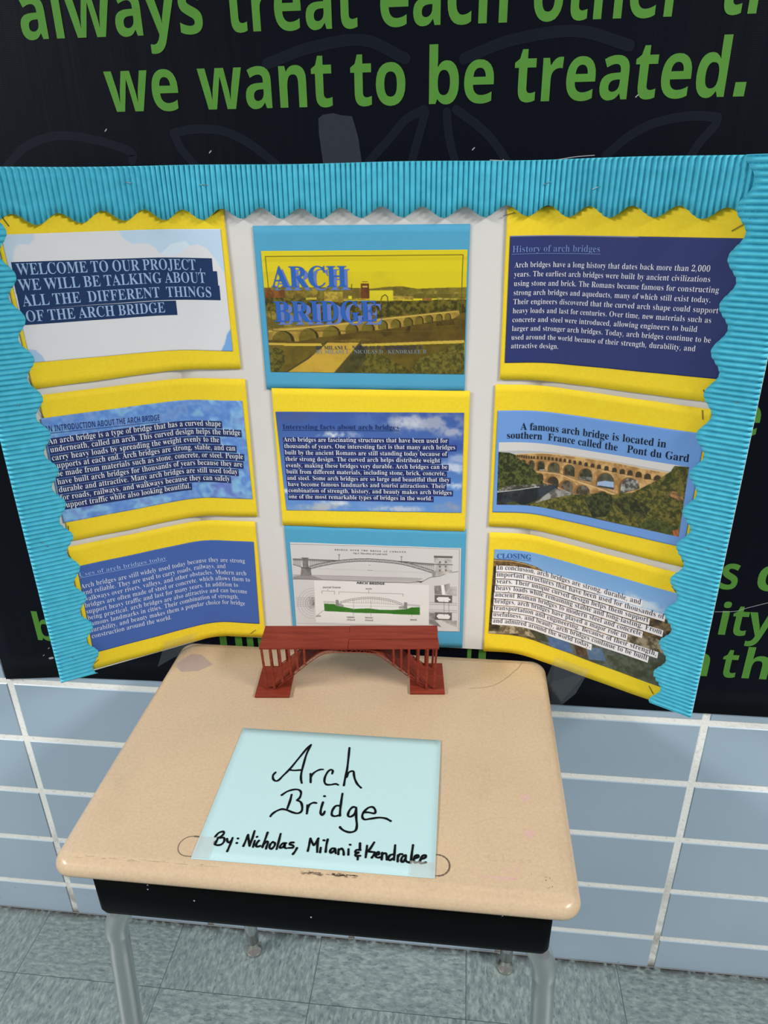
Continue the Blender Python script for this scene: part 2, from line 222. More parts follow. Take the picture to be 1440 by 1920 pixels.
"P":[418,[15,0,15,17,45,22,62,32,72,50,75,81,75,379,71,406,62,424,44,434,16,439,16,455,214,455,265,454,306,449,336,440,357,429,375,415,390,398,400,378,407,356,409,332,404,296,390,266,367,240,334,221,292,209,242,206,182,206,182,81,185,50,194,32,212,22,242,17,242,0],[182,230,201,230,231,232,255,240,272,253,283,271,290,297,292,329,290,361,285,387,275,406,261,420,241,428,216,431,199,429,189,424,184,414,182,398]],
"Q":[525,[378,-116,315,-108,262,-87,219,-51,187,-1,155,13,127,30,101,50,80,74,61,100,47,129,36,160,30,193,28,228,29,260,35,292,45,321,58,349,75,374,95,397,117,417,143,434,170,448,200,458,232,464,265,466,298,464,328,458,357,448,397,427,431,399,459,364,481,323,490,293,496,261,498,228,493,176,479,128,454,86,421,49,379,21,330,0,352,-35,378,-60,409,-76,445,-81,467,-79,492,-73,495,-92,455,-105,416,-113],[265,12,300,18,329,36,351,66,367,108,377,162,380,228,377,293,366,346,348,389,324,419,294,437,260,443,225,437,196,419,174,389,158,347,148,294,145,228,149,163,160,109,178,67,202,37,231,18]],
"R":[473,[15,0,15,17,45,22,62,32,72,50,75,81,75,379,71,406,62,424,44,434,16,439,16,455,217,455,278,452,329,442,367,426,395,403,412,372,417,334,411,296,392,265,360,241,315,224,432,50,452,26,463,19,478,17,480,17,480,0,338,0,201,212,182,212,182,81,185,50,194,32,212,22,242,17,242,0],[182,234,203,234,235,236,261,245,280,258,293,278,301,304,304,336,299,378,284,407,259,425,224,431,202,429,190,422,184,409,182,385]],
"S":[390,[43,-11,43,158,62,158,75,113,91,77,111,50,136,30,164,19,197,15,220,17,241,24,257,36,269,51,276,69,279,89,273,117,255,140,225,160,163,191,127,210,99,231,77,253,62,276,53,302,50,332,52,358,57,381,67,403,80,421,96,437,115,449,136,459,160,464,185,466,229,461,282,448,291,446,300,445,310,447,317,454,320,466,339,466,339,319,322,319,310,354,293,385,272,410,248,429,222,441,194,445,173,443,155,437,140,426,128,413,122,398,120,380,121,364,127,349,137,336,159,319,189,303,253,273,290,253,317,233,337,211,350,188,357,162,359,133,357,106,350,80,339,58,323,38,304,21,281,8,254,-2,225,-8,192,-10,158,-8,126,1,98,9,85,12,75,11,69,7,61,-11]],
"T":[423,[92,0,92,17,114,19,130,23,142,31,150,42,154,59,156,81,156,433,149,433,116,430,88,420,65,403,47,380,35,352,29,318,11,318,11,455,410,455,410,317,394,317,387,352,375,382,357,404,333,420,304,430,269,433,263,433,263,81,265,58,269,41,276,30,288,23,305,19,328,17,328,0]],
"U":[492,[248,-13,192,-8,147,6,114,29,91,61,78,103,73,155,73,379,70,406,61,424,43,434,15,439,15,455,240,455,240,439,219,436,202,432,192,425,185,415,182,400,181,379,181,140,183,104,191,74,203,51,221,35,245,25,275,22,311,26,340,37,363,56,379,83,389,117,392,159,392,378,389,406,379,423,360,433,328,439,328,455,474,455,474,439,448,432,433,421,425,404,422,378,422,181,418,118,403,69,380,32,346,7,302,-8]],
"V":[428,[212,-13,44,381,33,403,22,420,8,432,-14,439,-14,455,211,455,211,439,184,437,166,432,156,423,152,410,155,397,161,378,259,143,348,377,353,394,355,409,351,423,342,432,324,437,299,439,299,455,442,455,442,439,423,436,408,427,395,411,382,383,230,-13]],
"W":[611,[171,-11,32,393,24,413,15,427,3,435,-15,439,-15,455,181,455,181,439,162,437,150,432,143,423,140,410,142,394,148,373,223,153,301,353,286,399,278,418,267,429,252,435,229,439,229,455,439,455,439,439,413,436,398,427,393,412,399,386,474,166,541,369,547,391,549,406,546,421,538,430,524,436,503,439,503,455,624,455,624,439,607,433,594,421,584,404,575,379,446,-11,428,-11,316,309,190,-11]],
"X":[471,[11,0,11,17,40,23,66,39,90,66,193,208,78,386,62,409,47,425,33,435,16,439,14,439,14,455,244,455,244,439,229,439,207,436,194,428,190,415,193,404,201,388,265,289,322,373,335,396,339,414,334,427,319,435,293,439,293,455,458,455,458,439,455,439,427,435,403,423,380,403,357,373,281,265,413,57,436,28,448,20,461,17,464,17,464,0,238,0,238,17,243,17,269,20,285,28,290,41,286,57,275,79,210,183,138,81,128,62,124,45,130,30,146,21,174,17,174,0]],
"Y":[426,[101,0,101,17,131,22,148,32,157,50,161,81,161,179,46,387,29,414,14,429,1,435,-13,438,-13,455,207,455,207,438,195,438,179,436,167,432,158,425,156,416,158,405,164,392,248,226,333,366,345,389,349,408,343,424,326,435,298,438,295,438,295,455,439,455,439,438,423,434,409,424,396,411,383,392,268,203,268,81,271,50,280,32,298,22,328,17,328,0]],
"Z":[442,[20,0,20,11,276,430,214,430,174,427,141,420,115,407,94,386,76,356,61,316,44,316,57,455,406,455,406,443,153,29,239,29,282,32,319,43,349,61,374,87,393,121,407,164,424,164,407,0]],
"0":[375,[188,-7,150,-3,118,7,91,24,69,48,51,76,39,111,27,171,23,241,25,289,30,332,39,371,51,405,69,433,91,456,118,473,150,483,189,486,225,483,257,473,283,456,305,433,322,405,336,370,345,331,351,288,353,240,351,193,345,150,336,110,322,76,305,47,283,24,256,7,225,-3],[188,37,210,43,227,61,237,91,246,155,248,240,246,326,237,390,227,419,211,437,189,443,166,437,150,419,139,390,130,326,127,240,130,155,139,91,150,61,166,43]],
"1":[375,[65,0,65,36,120,36,135,38,146,45,152,58,154,79,154,416,108,365,87,351,67,346,52,349,40,359,31,375,28,396,74,412,101,426,132,447,179,482,254,482,254,79,256,61,261,47,271,38,288,36,343,36,343,0]],
"2":[375,[24,0,24,69,123,171,160,210,187,245,206,277,218,307,224,338,226,371,225,395,220,413,212,427,202,437,189,443,174,445,153,442,137,432,126,416,118,393,114,364,112,329,88,331,68,336,50,344,37,357,29,374,26,396,30,419,43,441,63,459,92,474,129,483,174,486,220,483,258,473,288,456,310,434,323,407,328,375,326,352,319,329,308,306,291,281,268,252,238,220,154,138,87,74,244,74,263,77,279,86,292,101,300,120,305,141,345,141,341,0]],
"3":[375,[163,-7,117,-4,81,5,53,18,34,35,23,54,19,74,21,90,26,103,36,113,54,123,76,126,78,100,86,79,99,62,116,50,135,43,158,40,180,42,199,49,216,61,230,79,238,105,241,139,238,163,229,184,214,202,194,216,168,224,137,227,95,227,95,269,140,269,166,272,188,281,204,296,216,316,223,340,225,367,221,400,211,424,200,436,186,443,169,445,154,444,142,439,133,430,122,413,116,391,113,367,111,341,86,343,64,348,47,356,34,367,27,382,24,401,28,423,41,444,62,461,91,475,128,483,173,486,217,483,255,474,286,458,309,436,323,409,328,377,324,348,315,323,298,301,277,283,253,267,225,256,252,249,279,238,305,222,326,201,336,184,342,163,345,138,341,101,329,70,312,44,288,25,261,10,230,1,197,-5]],
"4":[375,[121,0,121,36,140,36,161,38,179,44,188,52,193,65,195,84,195,125,9,125,9,166,199,480,293,480,293,169,363,169,363,125,293,125,293,84,295,65,300,52,309,44,327,38,348,36,357,36,357,0],[56,169,195,169,195,287,196,351,199,416,189,394,174,366,158,338,146,319]],
"5":[375,[165,-7,119,-4,84,5,58,18,40,35,30,54,27,75,29,89,33,101,42,109,59,118,81,121,82,102,88,83,97,66,111,52,130,43,154,40,176,43,195,50,212,63,226,83,234,111,237,148,234,178,226,203,213,223,195,236,173,244,146,247,103,243,71,235,40,247,62,480,316,480,319,357,281,357,275,380,272,391,267,399,258,404,244,406,105,406,94,281,126,288,168,291,216,287,258,276,293,256,319,228,335,192,340,148,338,120,333,96,324,75,306,48,282,27,255,12,226,1,195,-5]],
"6":[375,[197,-7,165,-4,136,4,109,18,86,37,67,62,51,93,39,130,33,173,30,222,33,275,42,325,57,370,77,409,94,432,114,450,137,466,163,477,191,484,222,486,261,484,291,476,313,464,329,449,338,431,340,412,338,399,332,387,322,376,307,367,287,362,260,360,256,400,251,419,243,434,232,443,216,447,191,441,170,426,152,401,139,366,130,322,125,269,141,278,161,286,186,292,218,294,256,290,288,278,315,258,336,230,348,196,352,155,348,110,334,71,313,38,282,13,244,-2],[199,38,215,41,228,49,239,64,248,85,253,113,255,148,253,181,247,208,238,228,226,242,211,250,193,253,174,251,154,243,137,232,125,221,128,162,135,116,147,81,162,57,179,42]],
"7":[375,[111,0,289,406,113,406,93,403,80,391,74,372,70,338,30,338,33,480,353,480,353,447,168,0]],
"8":[375,[183,-7,148,-5,118,1,91,11,69,24,51,39,38,57,28,78,22,99,20,122,23,150,32,173,47,193,79,219,119,242,83,267,57,296,45,316,38,339,36,364,39,395,50,423,62,441,79,456,99,469,125,478,156,484,191,486,235,483,271,471,299,453,318,429,330,401,334,369,332,344,324,322,310,305,281,282,244,260,280,240,309,220,330,199,344,177,352,153,355,127,350,88,335,55,310,29,276,9,234,-3],[203,283,224,298,239,317,247,340,250,370,248,389,243,407,234,423,222,436,206,444,187,447,170,445,156,438,145,426,134,402,130,372,132,351,139,333,149,318,172,300],[187,32,208,34,226,42,241,55,253,72,260,92,262,116,259,136,252,154,239,170,208,192,164,216,143,199,126,178,115,152,111,120,113,95,120,74,132,56,147,42,165,34]],
"9":[375,[152,-7,116,-4,88,4,67,17,53,33,45,51,42,69,44,83,50,94,61,102,75,107,87,80,103,56,118,45,135,38,156,36,183,41,205,57,223,84,237,122,246,171,251,230,234,212,212,198,186,188,155,185,119,189,87,201,60,220,40,248,28,282,24,324,26,355,32,383,42,409,56,431,74,450,95,466,120,477,147,484,177,486,209,484,238,476,264,463,287,444,307,420,323,390,335,353,343,310,345,261,343,207,334,157,321,111,301,72,284,49,264,30,241,14,215,3,185,-4],[184,233,206,236,224,245,239,260,251,278,248,330,242,372,231,403,217,424,201,437,181,441,164,438,149,429,137,413,128,391,123,362,121,328,125,286,137,257,156,239]],
",":[180,[28,-87,47,-3,61,78,124,78,129,71,118,33,104,-8,71,-87]],
".":[180,[89,-9,74,-7,60,1,51,15,48,36,51,57,60,71,74,79,89,81,106,79,119,71,129,57,132,36,129,15,119,1,106,-7]],
"-":[216,[27,154,27,206,189,206,189,154]],
"&":[492,[187,-7,144,-3,107,9,77,28,54,54,40,86,36,125,39,157,48,185,63,208,96,238,139,266,99,318,89,337,83,359,81,382,84,413,95,439,114,459,139,475,169,484,204,487,237,484,266,475,289,460,306,439,317,414,320,383,317,357,308,333,293,312,262,283,224,258,354,133,370,155,382,181,393,209,401,240,461,240,449,198,434,160,415,125,392,95,490,0,410,0,352,56,319,31,281,11,254,1,222,-5],[188,293,222,315,245,336,254,350,260,366,262,383,260,399,255,412,246,423,234,432,219,437,202,439,177,435,156,424,146,413,140,399,138,383,142,360,151,338,167,317],[189,46,229,49,263,60,291,75,314,93,175,229,142,207,118,185,106,169,100,150,97,127,100,104,108,84,122,68,141,56,163,48]],
":":[180,[89,278,74,281,60,289,51,303,48,324,51,345,60,359,74,367,89,369,106,367,119,359,129,345,132,324,129,303,119,289,106,281],[89,-9,74,-7,60,1,51,15,48,36,51,57,60,71,74,79,89,81,106,79,119,71,129,57,132,36,129,15,119,1,106,-7]]},
'N':{"a":[406,[142,-7,111,-4,84,6,60,22,43,44,32,73,28,109,33,145,46,174,69,196,101,212,142,222,192,226,256,228,256,244,254,262,249,276,241,287,223,297,199,300,172,298,146,292,95,273,62,341,94,355,128,365,165,372,203,374,248,371,286,360,316,342,338,317,351,285,355,244,355,0,285,0,266,50,263,50,239,24,214,7,183,-3],[179,66,200,69,218,75,234,86,246,100,253,118,256,140,256,170,217,169,188,166,166,160,150,151,139,139,133,125,131,109,134,89,144,76,160,69]],
"b":[425,[254,-7,218,-3,190,8,169,23,152,40,146,40,129,0,52,0,52,510,152,510,152,392,151,351,148,319,152,319,170,340,192,358,210,366,232,372,257,373,295,368,328,352,357,325,378,288,391,241,395,184,391,126,378,79,356,42,327,15,293,-1],[226,75,245,78,261,87,275,103,285,125,291,152,293,185,291,218,285,245,274,266,261,281,244,290,224,293,201,291,183,283,170,269,161,250,155,226,152,195,152,185,154,152,159,125,168,103,182,87,201,78]],
"c":[345,[201,-7,151,-2,109,13,75,39,50,75,35,122,30,181,33,223,40,260,53,291,70,317,91,337,117,353,145,364,176,371,210,373,245,372,276,366,302,358,324,349,295,271,251,287,230,291,210,293,176,286,152,265,137,230,132,182,135,148,141,121,153,101,168,86,187,77,210,75,240,77,266,83,290,93,313,106,313,21,290,8,265,0,236,-5]],
"d":[425,[169,-7,130,-1,97,15,69,41,47,78,35,125,30,183,35,240,48,288,69,325,98,352,132,368,171,373,196,372,218,367,236,358,259,341,277,320,280,320,275,351,273,393,273,510,373,510,373,0,296,0,277,48,273,48,255,27,233,9,215,0,193,-5],[203,73,228,76,248,84,262,98,271,117,277,141,279,171,279,182,278,215,272,242,263,264,249,280,229,289,202,292,182,289,165,279,150,264,140,242,134,214,132,181,134,148,140,121,150,100,165,85,182,76]],
"e":[397,[218,-7,183,-4,151,2,121,14,95,30,73,50,54,76,41,106,33,141,30,181,33,221,40,257,52,288,69,314,89,335,113,352,140,364,170,371,203,373,251,369,291,354,324,330,348,297,363,256,368,207,368,158,132,158,135,132,143,110,157,92,175,79,197,71,223,68,257,70,287,75,317,84,347,97,347,19,320,8,290,0,257,-5],[134,225,274,225,272,246,266,265,257,280,243,293,226,300,204,302,186,300,170,294,156,283,145,269,138,249]],
"f":[260,[69,0,69,291,13,291,13,340,69,367,69,394,70,423,76,447,84,466,96,482,111,494,129,503,161,511,198,514,226,513,252,509,290,498,265,425,240,431,209,435,191,431,178,422,171,407,169,390,169,367,255,367,255,291,169,291,169,0]],
"g":[425,[189,-161,152,-160,117,-156,84,-150,52,-140,52,-60,98,-75,146,-85,195,-88,229,-83,253,-67,268,-41,273,-5,273,3,274,26,275,48,273,48,252,23,228,6,200,-4,169,-7,128,-1,94,16,67,43,46,81,34,127,30,183,34,238,47,285,68,323,96,351,131,368,171,373,203,370,232,360,256,343,277,320,280,320,288,367,373,367,373,-1,368,-49,352,-89,326,-120,291,-143,245,-157],[204,72,227,74,246,82,261,94,271,112,277,137,279,170,279,182,277,218,271,246,261,267,247,281,227,289,203,292,172,285,150,264,137,230,132,181,137,133,150,99,173,79]],
"h":[441,[52,0,52,510,152,510,152,406,151,355,148,320,153,320,166,337,181,350,198,361,227,370,259,373,296,370,328,359,355,342,375,316,387,282,391,239,391,0,291,0,291,214,287,249,276,274,258,289,232,293,205,290,184,280,170,262,160,238,154,209,152,173,152,0]],
"i":[205,[103,412,82,415,64,423,55,432,50,445,48,461,50,478,55,491,64,500,82,508,103,510,123,508,141,500,150,491,155,478,157,461,155,445,150,432,141,423,123,415],[52,0,52,367,152,367,152,0]],
"j":[205,[103,412,82,415,64,423,55,432,50,445,48,461,50,478,55,491,64,500,82,508,103,510,123,508,141,500,150,491,155,478,157,461,155,445,150,432,141,423,123,415],[23,-161,-12,-159,-43,-153,-43,-75,-20,-79,4,-81,23,-78,38,-69,46,-59,51,-44,52,-25,52,367,152,367,152,-40,149,-72,140,-101,129,-118,116,-133,98,-145,77,-154,52,-159]],
"k":[416,[52,0,52,510,152,510,152,282,151,241,147,199,148,199,169,228,192,255,295,367,408,367,262,208,416,0,301,0,195,148,152,114,152,0]],
"l":[205,[52,0,52,510,152,510,152,0]],
"m":[660,[52,0,52,367,129,367,142,320,148,320,160,337,176,350,194,361,224,370,255,373,292,370,323,360,340,350,355,336,366,320,375,320,387,337,403,350,421,361,452,370,483,373,521,370,553,359,577,342,595,316,606,282,609,239,609,0,509,0,509,214,506,249,495,274,478,289,454,293,430,290,411,281,398,265,388,244,383,217,381,184,381,0,281,0,281,214,277,249,267,274,250,289,226,293,201,290,182,280,168,262,159,238,154,209,152,173,152,0]],
"n":[441,[52,0,52,367,129,367,142,320,148,320,161,337,177,350,196,361,227,370,261,373,297,370,329,359,355,342,375,316,387,282,391,239,391,0,291,0,291,214,289,238,285,258,277,274,265,285,250,291,232,293,204,290,184,280,169,262,160,238,154,209,152,173,152,0]],
"o":[416,[207,-7,174,-4,144,3,116,15,91,32,70,54,53,80,40,111,33,145,30,184,36,240,51,287,78,324,114,352,157,368,209,373,242,371,272,364,300,351,325,334,346,313,363,287,375,257,383,223,385,184,380,128,364,81,337,43,302,15,258,-1],[208,74,232,77,251,86,266,102,276,123,281,151,283,184,281,217,276,244,266,266,251,281,232,290,208,293,184,290,164,281,150,266,140,244,134,217,132,184,134,151,140,123,150,102,164,86,184,77]],
"p":[425,[52,-161,52,367,134,367,148,319,152,319,170,340,192,357,210,366,232,372,257,373,295,368,328,352,357,325,378,288,391,241,395,184,390,127,377,79,355,42,326,15,293,-1,254,-7,218,-3,191,8,169,23,152,40,147,40,151,13,152,-13,152,-161],[226,75,247,78,263,87,276,103,286,125,291,152,293,185,289,233,276,266,254,287,224,293,201,291,183,283,170,269,161,250,155,226,152,195,152,185,154,152,159,125,168,103,182,87,201,78]],
"q":[425,[273,-161,273,-7,277,48,273,48,256,27,234,9,215,0,194,-5,169,-7,130,-1,97,15,69,41,47,78,34,125,30,183,35,240,48,288,69,325,98,352,132,368,171,373,196,372,218,367,236,358,259,341,277,320,279,320,288,367,373,367,373,-161],[204,72,229,75,248,83,262,96,271,115,277,140,279,170,279,182,278,215,272,242,263,264,249,280,229,289,203,292,181,289,163,279,150,264,140,242,134,214,132,181,137,133,150,99,173,79]],
"r":[305,[52,0,52,367,128,367,143,305,148,305,167,331,192,353,212,364,234,371,257,373,275,373,291,371,283,277,270,279,254,280,229,278,205,271,184,259,167,242,156,218,152,187,152,0]],
"s":[334,[152,-7,116,-5,86,-2,58,5,31,15,31,97,62,85,95,75,127,69,155,66,180,69,197,75,206,85,210,98,208,107,204,115,197,123,183,132,130,156,99,171,74,185,55,201,41,220,33,243,30,271,35,303,48,328,70,348,99,362,134,371,175,373,209,372,240,367,272,358,304,345,274,273,223,292,199,298,174,300,149,297,135,289,130,275,131,267,135,260,144,252,157,244,206,223,236,210,261,196,281,181,296,162,305,139,308,109,304,75,291,46,269,23,238,7,199,-3]],
"t":[291,[178,-7,147,-4,119,4,103,13,90,25,78,41,70,61,65,86,63,115,63,291,15,291,15,334,71,367,99,445,163,445,163,367,266,367,266,291,163,291,163,115,166,97,175,84,189,76,207,73,239,77,270,85,270,10,230,-2,205,-5]],
"u":[441,[181,-7,144,-3,112,7,86,25,66,51,54,85,50,128,50,367,150,367,150,152,152,129,157,109,165,93,176,82,191,75,210,73,237,77,258,87,272,104,281,128,287,158,289,194,289,367,389,367,389,0,312,0,299,47,293,47,280,30,264,16,245,6,214,-4]],
"v":[382,[140,0,0,367,105,367,175,158,185,119,189,83,192,83,197,120,207,158,277,367,382,367,242,0]],
"w":[575,[111,0,7,367,106,367,148,204,157,164,164,119,169,84,171,84,174,109,179,142,184,172,188,191,233,367,343,367,386,191,393,161,399,118,402,84,405,84,410,117,417,163,426,204,470,367,568,367,463,0,354,0,326,128,318,162,307,211,296,258,288,290,285,290,278,258,267,211,256,162,248,127,218,0]],
"x":[388,[3,0,128,187,9,367,123,367,194,250,266,367,379,367,260,187,385,0,271,0,194,126,117,0]],
"y":[382,[74,-161,45,-160,23,-156,23,-77,41,-79,62,-81,82,-78,99,-72,112,-61,129,-40,140,-15,146,3,0,367,109,367,179,161,187,130,191,97,193,97,198,130,207,161,275,367,382,367,227,-47,211,-82,191,-110,166,-133,138,-148,107,-158]],
"z":[328,[18,0,18,59,188,290,28,290,28,367,302,367,302,302,136,77,308,77,308,0]],
"A":[463,[0,0,169,482,293,482,463,0,354,0,319,114,144,114,109,0],[170,199,295,199,259,311,251,340,240,375,232,407,223,374,212,336,204,311]],
"B":[451,[60,0,60,480,210,480,268,477,317,468,355,453,376,437,391,416,401,389,404,358,401,332,395,309,384,289,370,272,352,261,330,255,330,251,353,245,373,234,391,220,404,199,413,173,416,139,410,99,395,65,369,37,333,16,291,4,240,0],[162,289,221,289,247,291,268,296,282,304,292,314,298,328,300,345,297,361,291,374,279,384,253,393,216,396,162,396],[162,84,228,84,256,86,277,92,292,102,302,115,308,131,310,149,308,166,302,180,292,192,276,202,254,207,225,209,162,209]],
"C":[428,[255,-7,208,-3,168,7,133,24,103,47,80,76,62,110,49,149,41,192,39,239,42,286,51,328,65,367,85,402,111,431,141,455,177,472,218,483,264,486,300,484,335,477,371,467,404,453,371,370,317,392,290,399,264,402,228,397,198,382,175,358,157,325,147,285,144,238,147,191,156,152,172,120,195,97,226,83,264,78,293,80,323,85,386,103,386,18,355,7,324,-1,291,-5]],
"D":[497,[60,0,60,480,211,480,259,477,302,468,342,453,376,432,404,406,427,374,444,336,455,293,458,244,454,187,441,138,419,96,389,61,351,35,306,15,255,4,196,0],[162,84,206,84,250,88,287,101,316,123,336,154,349,194,353,242,349,290,337,329,318,359,291,380,257,392,216,396,162,396]],
"E":[376,[60,0,60,480,336,480,336,396,162,396,162,291,324,291,324,208,162,208,162,84,336,84,336,0]],
"F":[369,[60,0,60,480,335,480,335,396,161,396,161,273,323,273,323,189,161,189,161,0]],
"G":[486,[262,-7,211,-3,167,9,129,29,97,56,71,92,53,134,43,184,39,240,42,288,52,332,68,371,91,405,119,433,153,456,193,473,238,483,289,486,327,484,365,478,400,469,432,457,398,375,375,386,348,394,319,400,289,402,261,399,235,393,212,381,192,366,175,347,162,325,152,299,146,270,144,238,147,194,156,155,167,133,180,114,197,98,217,87,241,80,269,78,305,80,333,85,333,185,242,185,242,269,433,269,433,21,394,9,354,1,311,-5]],
"H":[514,[60,0,60,480,162,480,162,291,352,291,352,480,453,480,453,0,352,0,352,207,162,207,162,0]],
"I":[261,[21,0,21,58,80,85,80,395,21,422,21,480,240,480,240,422,181,395,181,85,240,58,240,0]],
"J":[222,[10,-141,-24,-139,-50,-134,-50,-49,-27,-54,-2,-56,15,-54,30,-49,43,-39,52,-24,58,-1,60,30,60,480,162,480,162,31,160,-8,153,-41,143,-69,128,-92,110,-110,89,-124,65,-133,39,-139]],
"K":[446,[60,0,60,480,162,480,162,260,181,288,202,316,332,480,445,480,277,267,446,0,330,0,205,202,162,171,162,0]],
"L":[379,[60,0,60,480,162,480,162,84,357,84,357,0]],
"M":[633,[60,0,60,480,199,480,312,113,314,113,435,480,573,480,573,0,478,0,478,227,479,279,481,335,483,375,480,375,357,0,263,0,148,376,145,376,148,336,150,278,151,223,151,0]],
"N":[546,[60,0,60,480,189,480,397,120,399,120,396,187,394,253,394,480,486,480,486,0,357,0,148,363,145,363,149,294,151,226,151,0]],
"O":[535,[267,-7,218,-3,176,7,139,24,108,48,83,76,63,111,50,150,42,193,39,241,42,289,50,332,63,371,83,405,108,433,139,456,176,473,219,484,268,487,317,484,360,473,396,456,427,433,452,405,471,370,485,331,493,288,496,240,493,193,485,150,471,110,452,76,427,47,396,24,360,7,317,-3],[267,79,307,83,338,98,361,122,376,154,386,194,389,240,386,287,376,327,361,359,338,383,307,398,268,402,229,398,198,383,175,359,159,327,149,287,146,240,149,194,159,154,175,122,198,98,229,83]],
"P":[422,[60,0,60,480,214,480,270,475,315,462,349,440,373,410,387,373,392,330,390,303,384,276,374,252,360,229,340,209,316,193,286,180,249,173,206,171,162,171,162,0],[162,254,195,254,222,256,245,261,264,271,278,285,286,303,289,326,284,357,269,379,243,392,208,396,162,396]],
"Q":[535,[363,-114,275,-7,267,-7,218,-3,176,7,139,24,108,48,83,76,63,111,50,150,42,193,39,241,42,289,50,332,63,371,83,405,108,433,139,456,176,473,219,484,268,487,317,484,360,473,396,456,427,433,452,405,471,370,485,331,493,288,496,240,492,189,483,143,467,101,444,65,414,37,377,15,493,-114],[267,79,307,83,338,98,361,122,376,154,386,194,389,240,386,287,376,327,361,359,338,383,307,398,268,402,229,398,198,383,175,359,159,327,149,287,146,240,149,194,159,154,175,122,198,98,229,83]],
"R":[443,[60,0,60,480,200,480,260,476,308,464,345,444,371,416,386,380,392,336,388,305,379,278,365,256,346,237,325,221,302,209,443,0,330,0,216,184,162,184,162,0],[162,267,195,267,225,268,249,274,267,283,279,296,286,313,289,333,286,354,278,370,266,382,247,390,223,395,193,396,162,396]],
"S":[370,[167,-7,118,-4,73,6,31,22,31,117,102,90,138,80,175,77,197,79,215,84,228,92,240,108,244,128,241,145,232,160,217,172,187,189,150,207,114,225,95,238,77,253,61,272,48,293,39,319,36,350,41,390,56,423,80,450,113,470,152,482,199,486,235,484,270,478,305,467,341,453,308,373,249,394,223,400,195,402,170,398,151,388,140,373,136,353,138,337,146,324,158,313,187,296,226,277,260,259,289,241,312,220,329,196,340,168,343,133,338,93,323,59,297,31,262,10,219,-2]],
"T":[389,[144,0,144,395,13,395,13,480,375,480,375,395,245,395,245,0]],
"U":[508,[252,-7,207,-4,168,5,134,21,107,42,79,78,63,121,57,171,57,480,158,480,158,186,161,151,169,123,183,103,201,89,225,81,255,79,285,81,309,90,327,105,339,126,347,153,349,187,349,480,451,480,451,169,448,137,441,107,429,80,412,55,390,34,363,16,331,4,294,-4]],
"V":[437,[163,0,0,480,103,480,193,194,200,167,211,125,218,89,225,125,236,167,243,194,334,480,437,480,273,0]],
"W":[649,[122,0,0,480,100,480,161,218,170,179,179,132,185,92,191,132,199,177,207,211,277,480,373,480,443,211,450,177,459,132,465,92,471,132,480,179,488,218,549,480,649,480,527,0,412,0,347,252,342,274,335,306,328,339,324,364,321,339,314,307,308,274,302,251,238,0]],
"X":[448,[0,0,159,247,10,480,122,480,226,307,327,480,437,480,286,242,448,0,332,0,220,181,109,0]],
"Y":[419,[159,0,159,183,0,480,110,480,210,282,310,480,419,480,260,187,260,0]],
"Z":[389,[16,0,16,66,246,396,22,396,22,480,367,480,367,414,137,84,373,84,373,0]],
".":[180,[89,-9,74,-7,60,1,51,15,48,36,51,57,60,71,74,79,89,81,106,79,119,71,129,57,132,36,129,15,119,1,106,-7]],
"1":[384,[176,0,176,277,177,323,179,373,164,358,144,340,89,296,40,357,194,480,277,480,277,0]]}}
CACHE = {}
def glyph(font, ch, inset):
    key = (font, ch, inset)
    if key in CACHE: return CACHE[key]
    s = GL[font][ch]; adv = s[0]/1000.0
    loops = [np.array(l, float).reshape(-1, 2)/1000.0 for l in s[1:]]
    tot = sum(sum(l[i][0]*l[(i+1) % len(l)][1]-l[(i+1) % len(l)][0]*l[i][1] for i in range(len(l))) for l in loops)
    sg = 1 if tot > 0 else -1
    if inset:
        for k, l in enumerate(loops):
            t = np.roll(l, -1, 0)-np.roll(l, 1, 0); t /= np.maximum(np.linalg.norm(t, axis=1), 1e-6)[:, None]
            nrm = np.stack([t[:, 1], -t[:, 0]], 1)*sg
            loops[k] = l-nrm*np.array((inset, inset*.3))
    vs = []; fs = []
    for l in loops:
        b = len(vs); vs += [Vector(p) for p in l]; fs.append(list(range(b, b+len(l))))
    V, E, F, _, _, _ = geometry.delaunay_2d_cdt(vs, [], fs, 2, 1e-6)
    V = np.array([(v.x, v.y) for v in V]); F = orient2(V, [tuple(f) for f in F])
    CACHE[key] = (adv, V, F); return CACHE[key]
def run(font, text, size, a, b=None, inset=0.0, sx=None, space=.20, track=0.0):
    """lettering on a 2-D sheet from baseline point a to b (stretched to fit)"""
    a = np.array(a, float); x = 0.0; items = []
    for ch in text:
        if ch == ' ': x += space; continue
        g = glyph(font, ch, inset); items.append((x, g)); x += g[0]+track
    w = x*size
    if b is not None:
        d = np.array(b, float)-a; L = np.linalg.norm(d); d /= L; sx = L/w
    else: d = np.array((1., 0)); sx = sx or 1.0
    n = np.array((-d[1], d[0])); V = []; F = []; k = 0
    for x0, (adv, gv, gf) in items:
        xx = (gv[:, 0]+x0)*size*sx; yy = gv[:, 1]*size
        V.append(a+xx[:, None]*d+yy[:, None]*n); F += [tuple(i+k for i in f) for f in gf]; k += len(gv)
    return np.concatenate(V), F
def join2(L):
    V = []; F = []; k = 0
    for v, f in L:
        v = np.asarray(v, float); V.append(v); F += [tuple(i+k for i in q) for q in f]; k += len(v)
    return np.concatenate(V), F
